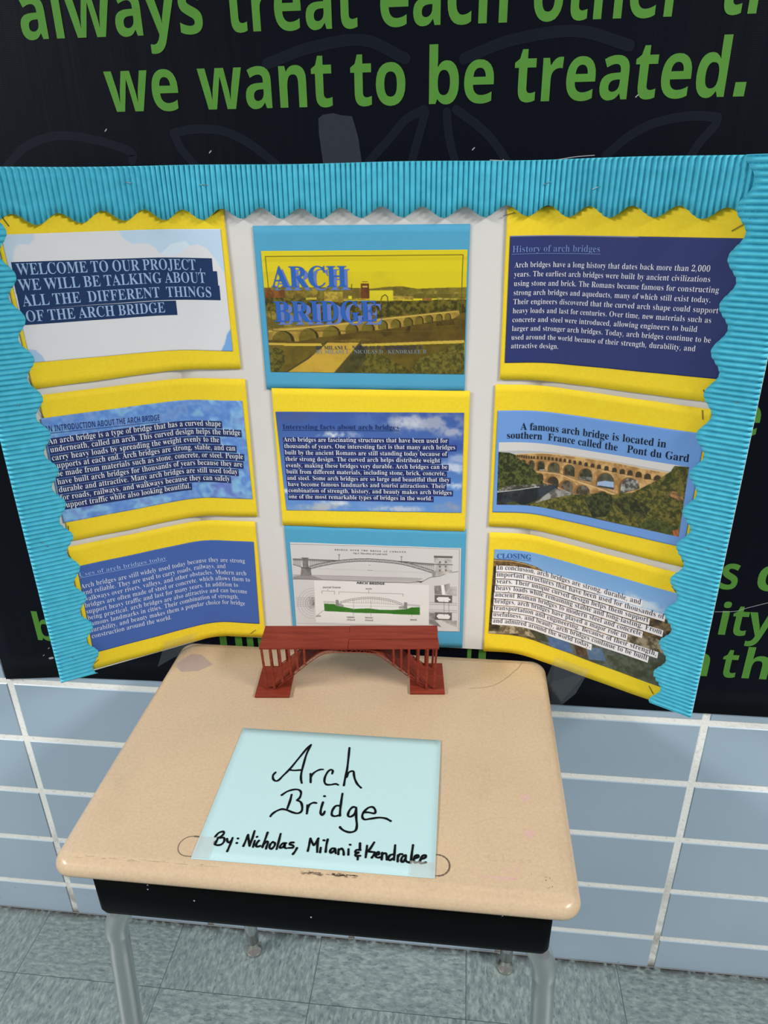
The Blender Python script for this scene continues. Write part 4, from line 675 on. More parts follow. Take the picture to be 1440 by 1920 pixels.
# ------------------------------------------------------------------ poster sheets
SHEETS = {
"welcome":{"q":[[-446.5,1434.5],[-167.1,1437.9],[-164.5,1222.0],[-443.9,1218.6]],"page":[[-441.6,1407.4],[-173.6,1405.7],[-173.6,1247.0],[-439.9,1252.8]],"sp":18.8,"size":29.47,"lines":[["WELCOME TO OUR PROJECT ,",-432.9,1360.6,-203.8,1354.8],["WE WILL BE TALKING ABOUT",-434.4,1342.1,-200.4,1338.4],["ALL THE  DIFFERENT  THINGS",-434.2,1323.2,-194.4,1319.9],["OF THE ARCH BRIDGE",-434.5,1304.2,-261.0,1300.8]],"heads":[],"art":[["F",[208,209,214]],["P",[180,203,224],[[503,-9],[521,60],[558,110],[633,109],[664,145],[685,195],[717,218],[779,198],[838,134],[875,120],[918,148],[957,238],[991,337],[1009,336],[1006,-24]]],["P",[200,215,232],[[685,195],[717,218],[779,198],[838,134],[814,93],[742,120]]],["P",[183,200,217],[[-1,-7],[143,-7],[131,54],[108,83],[68,76],[46,101],[27,199],[0,317],[-43,313]]],["P",[160,186,216],[[-19,878],[35,894],[60,947],[70,1012],[-18,1004]]],["P",[112,160,214],[[930,1012],[959,932],[977,847],[1004,792],[1004,1008]]]],"st":[[-435.3,1426.2,-430.4,1416.5],[-181.2,1422.6,-172.0,1428.9],[-446.5,1234.1,-444.6,1221.2]]},
"intro":{"q":[[-439.5,1209.5],[-160.1,1207.8],[-161.4,991.9],[-440.8,993.6]],"page":[[-443.0,1178.5],[-167.3,1175.9],[-166.1,1022.0],[-442.8,1024.1]],"sp":11.87,"size":18.6,"lines":[["An arch bridge is a type of bridge that has a curved shape",-440.2,1141.9,-202.3,1137.3],["underneath, called an arch. This curved design helps the bridge",-440.1,1130.1,-174.6,1124.3],["carry heavy loads by spreading the weight evenly to the",-440.4,1118.2,-207.8,1112.7],["supports at each end. Arch bridges are strong, stable, and can",-440.3,1106.4,-184.6,1099.8],["be made from materials such as stone, concrete, or steel. People",-439.8,1094.5,-174.0,1087.1],["have built arch bridges for thousands of years because they are",-440.1,1082.6,-176.5,1074.8],["durable and attractive. Many arch bridges are still used today",-440.4,1070.8,-185.0,1062.7],["for roads, railways, and walkways because they can safely",-440.8,1058.9,-198.3,1050.8],["support traffic while also looking beautiful.",-439.6,1047.0,-259.3,1040.6]],"heads":[["AN INTRODUCTION ABOUT THE ARCH BRIDGE",-441.1,1159.3,-289.9,1151.9,8.32]],"art":[["N",[[96,128,196],[112,150,205],[88,130,200],[128,176,214],[100,122,192]],6]],"st":[[-442.6,1192.8,-438.8,1178.9],[-438.0,1018.7,-439.9,1004.6]]},
"uses":{"q":[[-445.5,985.5],[-166.1,983.8],[-167.4,767.9],[-446.8,769.6]],"page":[[-438.6,951.9],[-171.4,948.5],[-175.4,795.6],[-442.1,798.9]],"sp":11.07,"size":17.35,"lines":[["Arch bridges are still widely used today because they are strong",-439.6,914.5,-188.6,910.2],["and reliable. They are used to carry roads, railways, and",-439.7,903.4,-221.2,899.4],["walkways over rivers, valleys, and other obstacles. Modern arch",-438.9,892.3,-188.3,887.4],["bridges are often made of steel or concrete, which allows them to",-440.1,881.3,-183.5,876.0],["support heavy traffic and last for many years. In addition to",-440.2,870.2,-204.2,865.1],["being practical, arch bridges are also attractive and can become",-440.0,859.1,-190.2,853.4],["famous landmarks in cities. Their combination of strength,",-440.0,848.1,-205.0,842.4],["durability, and beauty makes them a popular choice for bridge",-440.6,837.0,-196.1,830.8],["construction around the world.",-439.9,825.9,-318.1,822.7]],"heads":[["Uses of arch bridges today",-439.1,934.8,-311.7,929.7,6.58]],"art":[["F",[63,94,163]]],"st":[[-447.7,978.0,-443.3,966.3],[-446.6,779.1,-436.9,784.8],[-192.5,775.5,-182.6,783.5]]},
"history":{"q":[[193.5,1428.0],[472.9,1431.1],[475.3,1215.2],[195.9,1212.1]],"page":[[198.9,1395.4],[470.9,1398.7],[477.8,1244.1],[201.4,1235.3]],"sp":11.39,"size":14.28,"lines":[["Arch bridges have a long history that dates back more than 2,000",206.7,1357.5,441.6,1362.7],["years. The earliest arch bridges were built by ancient civilizations",206.9,1346.2,443.7,1351.6],["using stone and brick. The Romans became famous for constructing",207.1,1334.8,454.5,1340.6],["strong arch bridges and aqueducts, many of which still exist today.",207.3,1323.4,447.9,1329.3],["Their engineers discovered that the curved arch shape could support",207.8,1312.0,457.9,1318.3],["heavy loads and last for centuries. Over time, new materials such as",207.7,1300.6,452.3,1307.0],["concrete and steel were introduced, allowing engineers to build",207.9,1289.2,438.6,1295.4],["larger and stronger arch bridges. Today, arch bridges continue to be",208.1,1277.8,455.5,1284.7],["used around the world because of their strength, durability, and",208.0,1266.4,440.3,1273.1],["attractive design.",208.2,1255.0,271.6,1256.9]],"heads":[["History of arch bridges",202.6,1375.7,313.2,1378.3,7.61]],"art":[["F",[43,53,103]],["P",[225,222,225],[[-2,-22],[498,-10],[610,1],[499,7],[318,5],[-2,4]]]],"st":[[188.9,1418.3,203.0,1422.4],[456.3,1405.8,468.7,1414.1],[456.3,1229.4,464.0,1216.2]]},
"facts":{"q":[[-122.8,1195.5],[156.6,1195.8],[156.8,979.9],[-122.6,979.6]],"page":[[-119.4,1161.2],[149.4,1164.7],[150.8,1011.0],[-114.5,1005.7]],"sp":10.04,"size":14.79,"lines":[["Arch bridges are fascinating structures that have been used for",-110.4,1116.4,127.9,1120.2],["thousands of years. One interesting fact is that many arch bridges",-110.5,1106.3,139.0,1110.4],["built by the ancient Romans are still standing today because of",-110.3,1096.3,127.1,1100.2],["their strong design. The curved arch helps distribute weight",-110.1,1086.3,117.5,1090.0],["evenly, making these bridges very durable. Arch bridges can be",-110.1,1076.2,128.5,1080.2],["built from different materials, including stone, brick, concrete,",-110.1,1066.2,126.3,1070.1],["and steel. Some arch bridges are so large and beautiful that they",-109.7,1056.1,132.0,1060.2],["have become famous landmarks and tourist attractions. Their",-109.3,1046.1,126.3,1050.1],["combination of strength, history, and beauty makes arch bridges",-109.1,1036.1,135.9,1040.2],["one of the most remarkable types of bridges in the world.",-109.3,1026.0,107.7,1029.7]],"heads":[["Interesting facts about arch bridges",-110.8,1135.2,58.9,1138.3,7.37]],"art":[["G",[58,84,152],[92,138,200]],["E",[72,88,140],[125,57],198,73,0.7,3],["E",[150,156,178],[799,106],214,103,0.95,5],["E",[188,192,205],[695,93],96,88,0.9,7],["E",[160,165,185],[951,192],87,59,0.9,9],["E",[205,208,216],[308,224],124,41,1,11],["E",[84,112,170],[493,67],97,87,0.6,12],["E",[52,76,150],[896,326],145,75,0.8,14],["E",[190,198,215],[930,537],114,61,0.9,15],["E",[215,218,225],[956,714],75,48,0.9,17],["E",[170,180,205],[978,445],65,45,0.7,18],["E",[168,172,180],[209,949],210,68,1,19],["E",[215,215,218],[298,914],105,36,0.8,21],["E",[180,186,200],[643,969],189,43,0.9,23],["E",[140,146,165],[942,945],101,65,0.9,25],["E",[200,206,220],[11,792],26,23,0.9,27],["E",[120,150,200],[472,925],103,49,0.5,28]],"st":[]},
"pont":{"q":[[190.5,1205.5],[469.9,1206.6],[470.8,990.7],[191.4,989.6]],"page":[[195.6,1168.7],[467.7,1175.6],[467.0,1019.5],[196.2,1013.3]],"sp":13.46,"size":22.36,"lines":[["A famous arch bridge is located in",228.8,1141.6,425.0,1149.9],["southern  France called the   Pont du Gard",210.0,1128.2,454.6,1136.4]],"heads":[],"art":[["F",[104,146,206]]],"st":[[459.2,1204.8,461.7,1193.2],[463.1,1011.5,469.2,998.9]],"photo":[[199.7,1122.4],[455.8,1130.0],[458.3,1033.3],[201.7,1025.9]],"part":[["F",[62,64,34]],["P",[200,197,195],[[-29,-51],[1024,-73],[1037,187],[-25,320]]],["P",[170,172,176],[[2,138],[281,121],[528,98],[760,96],[935,106],[938,155],[3,250]]],["P",[196,158,104],[[94,190],[240,149],[448,115],[639,111],[798,122],[936,121],[941,237],[810,403],[681,614],[539,658],[433,701],[329,652],[242,599],[155,328],[95,274]],[150,112,66],18,3],["L",[140,108,70],4,[[95,255],[243,244],[368,231],[533,235],[691,253],[863,257]]],["L",[214,184,135],3,[[94,190],[240,151],[448,118],[639,113],[798,124],[929,126]]],["L",[150,118,76],5,[[205,427],[348,415],[459,468],[558,506],[679,563]]],["L",[212,180,128],3,[[206,446],[349,433],[459,488],[559,528],[672,583]]],["P",[62,52,36],[[103,236],[102,206],[103,202],[103,199],[104,196],[106,195],[107,194],[108,196],[109,198],[110,202],[111,206],[111,236]]],["P",[62,52,36],[[114,238],[114,208],[114,204],[115,200],[116,198],[117,196],[118,196],[120,198],[121,200],[122,204],[122,208],[122,238]]],["P",[62,52,36],[[126,242],[125,210],[125,205],[126,201],[127,197],[129,196],[131,196],[132,197],[134,200],[134,204],[135,209],[135,241]]],["P",[62,52,36],[[138,246],[137,213],[137,209],[138,204],[139,201],[141,199],[143,199],[144,201],[146,204],[147,208],[147,212],[148,245]]],["P",[62,52,36],[[151,249],[150,217],[150,212],[151,207],[152,204],[154,202],[156,202],[157,204],[159,207],[160,211],[160,215],[160,248]]],["P",[62,52,36],[[165,249],[164,217],[164,212],[165,208],[166,205],[168,203],[169,202],[171,204],[172,207],[173,211],[174,215],[174,248]]],["P",[62,52,36],[[178,249],[177,219],[177,214],[178,209],[179,205],[181,203],[183,202],[185,204],[187,207],[188,212],[188,217],[189,247]]],["P",[62,52,36],[[192,249],[191,219],[192,213],[193,208],[194,204],[196,202],[198,202],[200,203],[201,206],[202,211],[203,216],[203,246]]],["P",[62,52,36],[[212,249],[212,214],[212,209],[213,203],[214,200],[216,197],[218,197],[220,198],[221,201],[223,206],[223,211],[224,245]]],["P",[62,52,36],[[234,247],[233,213],[233,207],[234,202],[235,198],[237,196],[239,195],[241,196],[243,199],[244,204],[244,209],[245,243]]],["P",[62,52,36],[[253,245],[253,211],[253,206],[254,200],[255,196],[257,194],[259,193],[261,194],[262,197],[264,202],[264,207],[265,241]]],["P",[62,52,36],[[273,247],[272,211],[273,204],[274,199],[275,194],[277,191],[280,190],[282,191],[284,195],[285,200],[286,206],[286,242]]],["P",[62,52,36],[[294,245],[293,209],[293,203],[294,197],[296,192],[298,189],[301,188],[303,189],[305,193],[306,197],[307,203],[307,239]]],["P",[62,52,36],[[316,242],[315,206],[315,200],[316,194],[318,189],[320,186],[323,185],[325,186],[327,189],[328,194],[329,200],[330,236]]],["P",[62,52,36],[[338,241],[337,207],[337,200],[339,194],[340,188],[343,185],[345,183],[348,185],[350,188],[352,194],[352,200],[353,234]]],["P",[62,52,36],[[363,236],[362,202],[363,195],[364,189],[366,183],[368,180],[371,178],[373,180],[375,183],[377,189],[377,195],[378,229]]],["P",[62,52,36],[[391,238],[390,203],[390,195],[392,188],[394,182],[396,178],[399,176],[402,178],[404,182],[406,188],[406,195],[408,230]]],["P",[62,52,36],[[419,239],[418,203],[418,195],[419,188],[421,182],[424,178],[426,177],[429,178],[431,182],[433,188],[434,195],[435,231]]],["P",[62,52,36],[[448,236],[447,203],[447,194],[449,186],[451,179],[454,175],[457,174],[460,175],[462,179],[464,186],[465,194],[466,227]]],["P",[62,52,36],[[480,242],[479,207],[480,198],[481,189],[483,182],[486,178],[490,176],[493,178],[496,182],[498,189],[498,198],[500,233]]],["P",[62,52,36],[[514,241],[513,209],[514,199],[515,189],[518,182],[521,177],[524,175],[528,177],[531,182],[533,189],[534,199],[535,231]]],["P",[62,52,36],[[548,247],[547,212],[547,201],[549,191],[552,183],[555,178],[559,176],[563,178],[566,183],[568,191],[569,201],[570,236]]],["P",[62,52,36],[[588,254],[586,217],[587,206],[588,195],[591,186],[595,181],[599,179],[603,181],[606,186],[608,195],[610,206],[611,242]]],["P",[62,52,36],[[628,258],[627,226],[627,213],[629,201],[632,191],[636,185],[641,182],[645,185],[649,191],[651,201],[653,213],[654,245]]],["P",[62,52,36],[[669,264],[668,229],[668,216],[670,203],[674,193],[678,186],[683,184],[687,186],[691,193],[694,203],[695,216],[697,250]]],["P",[62,52,36],[[709,263],[707,227],[707,213],[709,200],[713,189],[717,182],[722,179],[727,182],[731,189],[734,200],[735,213],[737,249]]],["P",[62,52,36],[[751,270],[750,229],[750,214],[752,199],[756,187],[761,179],[766,177],[771,179],[776,187],[779,199],[781,214],[782,254]]],["P",[62,52,36],[[795,275],[794,239],[794,222],[796,206],[800,193],[805,185],[811,182],[817,185],[822,193],[825,206],[827,222],[829,258]]],["P",[62,52,36],[[842,268],[841,243],[841,225],[844,209],[848,195],[853,186],[859,183],[865,186],[870,195],[874,209],[875,225],[877,250]]],["P",[120,84,48],[[122,343],[121,311],[122,295],[125,280],[129,269],[134,263],[140,262],[145,268],[150,278],[153,292],[154,308],[155,351]]],["P",[46,48,32],[[130,342],[129,311],[130,298],[132,287],[135,279],[139,274],[143,274],[148,277],[151,285],[153,296],[154,308],[155,351]],[88,86,62],30,205],["P",[120,84,48],[[166,403],[164,321],[165,303],[168,286],[173,274],[179,266],[185,265],[191,270],[196,281],[200,296],[202,314],[203,404]]],["P",[46,48,32],[[174,402],[172,320],[173,306],[175,293],[179,283],[184,277],[189,276],[194,279],[198,288],[200,300],[202,314],[203,404]],[88,86,62],30,258],["P",[120,84,48],[[214,425],[212,337],[213,313],[216,292],[222,276],[230,265],[238,263],[246,268],[253,281],[257,299],[259,321],[261,413]]],["P",[46,48,32],[[222,422],[220,334],[221,315],[224,298],[229,284],[235,275],[242,273],[248,277],[254,288],[258,303],[259,321],[261,413]],[88,86,62],30,316],["P",[120,84,48],[[277,426],[275,366],[277,333],[282,303],[290,278],[301,262],[313,257],[325,262],[334,278],[341,303],[344,334],[346,406]]],["P",[46,48,32],[[285,422],[284,362],[285,334],[289,307],[297,285],[306,271],[317,266],[327,271],[336,285],[342,307],[344,334],[346,406]],[88,86,62],30,392],["P",[120,84,48],[[366,428],[364,355],[365,323],[370,294],[378,270],[389,254],[400,249],[411,254],[420,270],[427,293],[429,322],[432,422]]],["P",[46,48,32],[[375,424],[373,351],[373,323],[378,298],[385,277],[394,263],[404,258],[413,263],[421,276],[427,297],[429,322],[432,422]],[88,86,62],30,497],["P",[120,84,48],[[453,457],[451,387],[453,350],[458,316],[468,287],[479,269],[493,263],[505,269],[516,287],[524,315],[527,349],[530,453]]],["P",[46,48,32],[[462,452],[459,383],[461,350],[466,319],[474,294],[485,278],[496,272],[508,277],[517,294],[524,318],[527,349],[530,453]],[88,86,62],30,600],["P",[120,84,48],[[552,509],[549,435],[551,388],[557,344],[569,308],[584,284],[600,276],[616,284],[630,307],[639,342],[644,386],[648,507]]],["P",[60,66,52],[[560,505],[557,431],[558,388],[565,347],[575,314],[589,293],[604,285],[618,292],[631,313],[640,346],[644,386],[648,507]],[88,86,62],30,718],["P",[120,84,48],[[674,555],[671,464],[672,410],[680,359],[693,318],[709,291],[727,282],[745,291],[761,317],[771,358],[777,407],[777,421]]],["P",[60,66,52],[[682,551],[679,460],[680,410],[687,363],[699,325],[714,300],[731,291],[748,299],[762,324],[772,361],[777,407],[777,421]],[88,86,62],30,870],["P",[150,172,205],[[557,439],[595,401],[643,394],[647,503],[558,501]]],["P",[60,64,60],[[562,486],[646,476],[647,507],[558,510]]],["P",[176,174,170],[[684,372],[715,301],[757,301],[771,349],[763,429],[682,539]],[70,70,66],40,8],["P",[120,118,110],[[457,400],[526,383],[529,449],[458,450]],[60,60,50],40,81],["P",[150,150,150],[[230,406],[259,391],[260,412],[230,420]]],["P",[132,94,54],[[215,549],[214,521],[215,501],[218,482],[223,467],[230,458],[237,456],[244,460],[249,471],[253,487],[255,507],[257,581]]],["P",[58,48,34],[[221,547],[221,524],[221,507],[224,491],[228,478],[234,471],[240,469],[246,473],[250,482],[254,495],[255,511],[257,581]],[66,58,44],26,312],["P",[132,94,54],[[264,590],[264,604],[266,565],[272,529],[282,499],[295,480],[309,473],[322,479],[334,498],[342,528],[345,564],[347,631]]],["P",[58,48,34],[[279,584],[279,591],[280,559],[285,529],[293,505],[304,489],[315,483],[326,488],[336,504],[342,528],[345,557],[347,631]],[66,58,44],26,370],["P",[132,94,54],[[347,631],[347,624],[348,585],[354,548],[365,518],[377,498],[391,491],[405,497],[416,516],[424,545],[427,581],[431,695]]],["P",[112,104,92],[[362,623],[362,609],[363,577],[368,547],[376,523],[386,507],[398,501],[409,506],[418,521],[424,545],[427,574],[431,695]],[66,58,44],26,466],["P",[132,94,54],[[433,684],[432,669],[434,625],[441,582],[452,548],[466,525],[482,517],[497,524],[510,545],[519,578],[523,619],[525,666]]],["P",[112,104,92],[[448,676],[447,654],[448,617],[454,582],[463,553],[475,534],[488,527],[501,532],[512,550],[519,578],[523,613],[525,666]],[66,58,44],26,565],["P",[132,94,54],[[549,652],[548,644],[550,620],[555,596],[564,575],[576,561],[588,554],[600,556],[610,566],[616,583],[619,604],[620,630]]],["P",[112,104,92],[[563,644],[563,639],[564,618],[568,598],[575,581],[584,569],[594,564],[604,566],[612,574],[617,589],[620,607],[620,630]],[66,58,44],26,706],["P",[38,44,24],[[-2,150],[63,166],[96,199],[121,273],[163,333],[214,448],[250,568],[262,650],[129,742],[-3,789]],[84,90,44],56,5],["P",[150,148,140],[[-1,774],[46,701],[95,672],[144,667],[210,638],[276,623],[327,602],[328,629],[236,677],[129,746],[-1,803]],[58,58,50],40,6],["P",[32,36,40],[[-1,799],[129,751],[236,680],[336,606],[344,656],[240,868],[167,983],[0,1007]],[52,58,66],14,7],["L",[190,192,192],3,[[-1,791],[64,769],[129,744],[236,680]]],["P",[158,156,150],[[216,944],[296,729],[329,652],[380,653],[432,685],[433,724],[324,816],[241,916]],[86,84,80],34,9],["P",[54,58,26],[[146,1017],[241,923],[324,809],[432,696],[498,664],[546,617],[593,578],[641,585],[686,544],[746,493],[815,346],[869,233],[917,103],[931,19],[1003,-2],[999,1010],[904,1000],[798,990],[640,986],[475,975],[372,984],[260,1009]],[112,104,48],60,11],["P",[34,40,24],[[501,744],[546,626],[593,582],[641,600],[652,771],[622,928],[550,995]],[70,74,40],56,12],["P",[36,40,24],[[652,658],[703,572],[780,584],[845,680],[821,828],[714,848]],[80,80,40],56,13],["P",[78,86,42],[[797,979],[830,845],[903,822],[965,872],[967,993]],[50,58,26],60,14],["P",[60,66,30],[[60,969],[91,939],[133,985],[134,1014],[67,1009]],[90,92,44],40,16],["P",[176,124,80],[[911,434],[940,365],[977,377],[999,460],[975,484],[937,448]],[96,80,50],40,17],["P",[176,100,56],[[966,927],[994,886],[999,1010],[974,999]],[110,76,44],40,18]]},
"closing":{"q":[[193.5,980.0],[472.9,980.8],[473.5,764.9],[194.1,764.1]],"page":[[202.6,951.8],[470.6,950.1],[470.9,793.7],[200.6,799.5]],"sp":12.03,"size":18.86,"lines":[["In conclusion, arch bridges are strong, durable, and",207.9,916.9,425.2,917.6],["important structures that have been used for thousands of",207.9,904.9,458.2,905.4],["years. Their unique curved design helps them support",208.3,892.8,438.8,893.0],["heavy loads while remaining stable and long-lasting. From",207.6,880.8,458.9,880.6],["ancient Roman bridges to modern steel and concrete",206.9,868.8,432.4,868.3],["bridges, arch bridges have played a major role in",206.9,856.7,412.4,856.1],["transportation and engineering. Because of their strength,",206.5,844.7,457.5,843.5],["usefulness, and beauty, arch bridges continue to be built",206.2,832.7,445.9,831.2],["and admired around the world today.",206.1,820.7,363.6,819.5]],"heads":[["CLOSING",206.6,936.0,258.4,939.0,8.57]],"art":[["G",[112,158,208],[176,196,214]],["E",[206,212,218],[833,213],159,84,0.8,4],["P",[112,98,74],[[-37,704],[481,554],[880,403],[1056,372],[1117,1050],[-19,1223]],[60,54,40],30,30],["P",[140,108,66],[[-1,108],[95,117],[189,133],[249,150],[364,227],[996,282],[988,419],[725,694],[15,799]],[64,52,36],26,31],["L",[186,150,92],5,[[0,127],[96,131],[189,147],[237,156]]],["L",[120,86,46],5,[[1,150],[97,155],[191,170]]],["P",[40,34,26],[[3,195],[22,193],[26,772],[-1,852]],[80,66,48],30,32],["P",[126,106,76],[[877,361],[975,275],[1007,340],[980,457],[887,488]],[48,42,32],30,33],["P",[150,138,112],[[783,560],[889,509],[985,510],[986,644],[791,670]],[74,66,50],34,34],["P",[66,72,62],[[285,860],[398,830],[613,751],[790,648],[1006,629],[1007,1023],[750,1036],[513,1072],[307,1023]],[92,98,90],20,35],["P",[70,98,140],[[328,931],[424,837],[476,874],[507,976],[410,1024]],[96,118,150],24,36],["P",[80,104,132],[[572,853],[664,810],[696,931],[604,977]],[100,120,140],24,37],["P",[60,66,50],[[691,862],[1013,715],[1002,1027],[748,1013]],[84,92,76],22,39],["P",[64,48,36],[[499,857],[570,830],[597,958],[532,982]],[90,70,50],24,38],["P",[176,160,132],[[-5,853],[77,854],[162,860],[249,883],[291,958],[253,970],[167,969],[0,1003]],[92,80,58],30,40],["P",[44,40,30],[[-5,853],[67,894],[57,961],[-1,969]],[84,74,54],36,42],["P",[40,44,34],[[237,890],[325,870],[368,953],[292,983]],[70,70,52],36,43]],"st":[[460.8,959.5,467.6,951.7],[454.2,789.3,461.9,778.3]]},
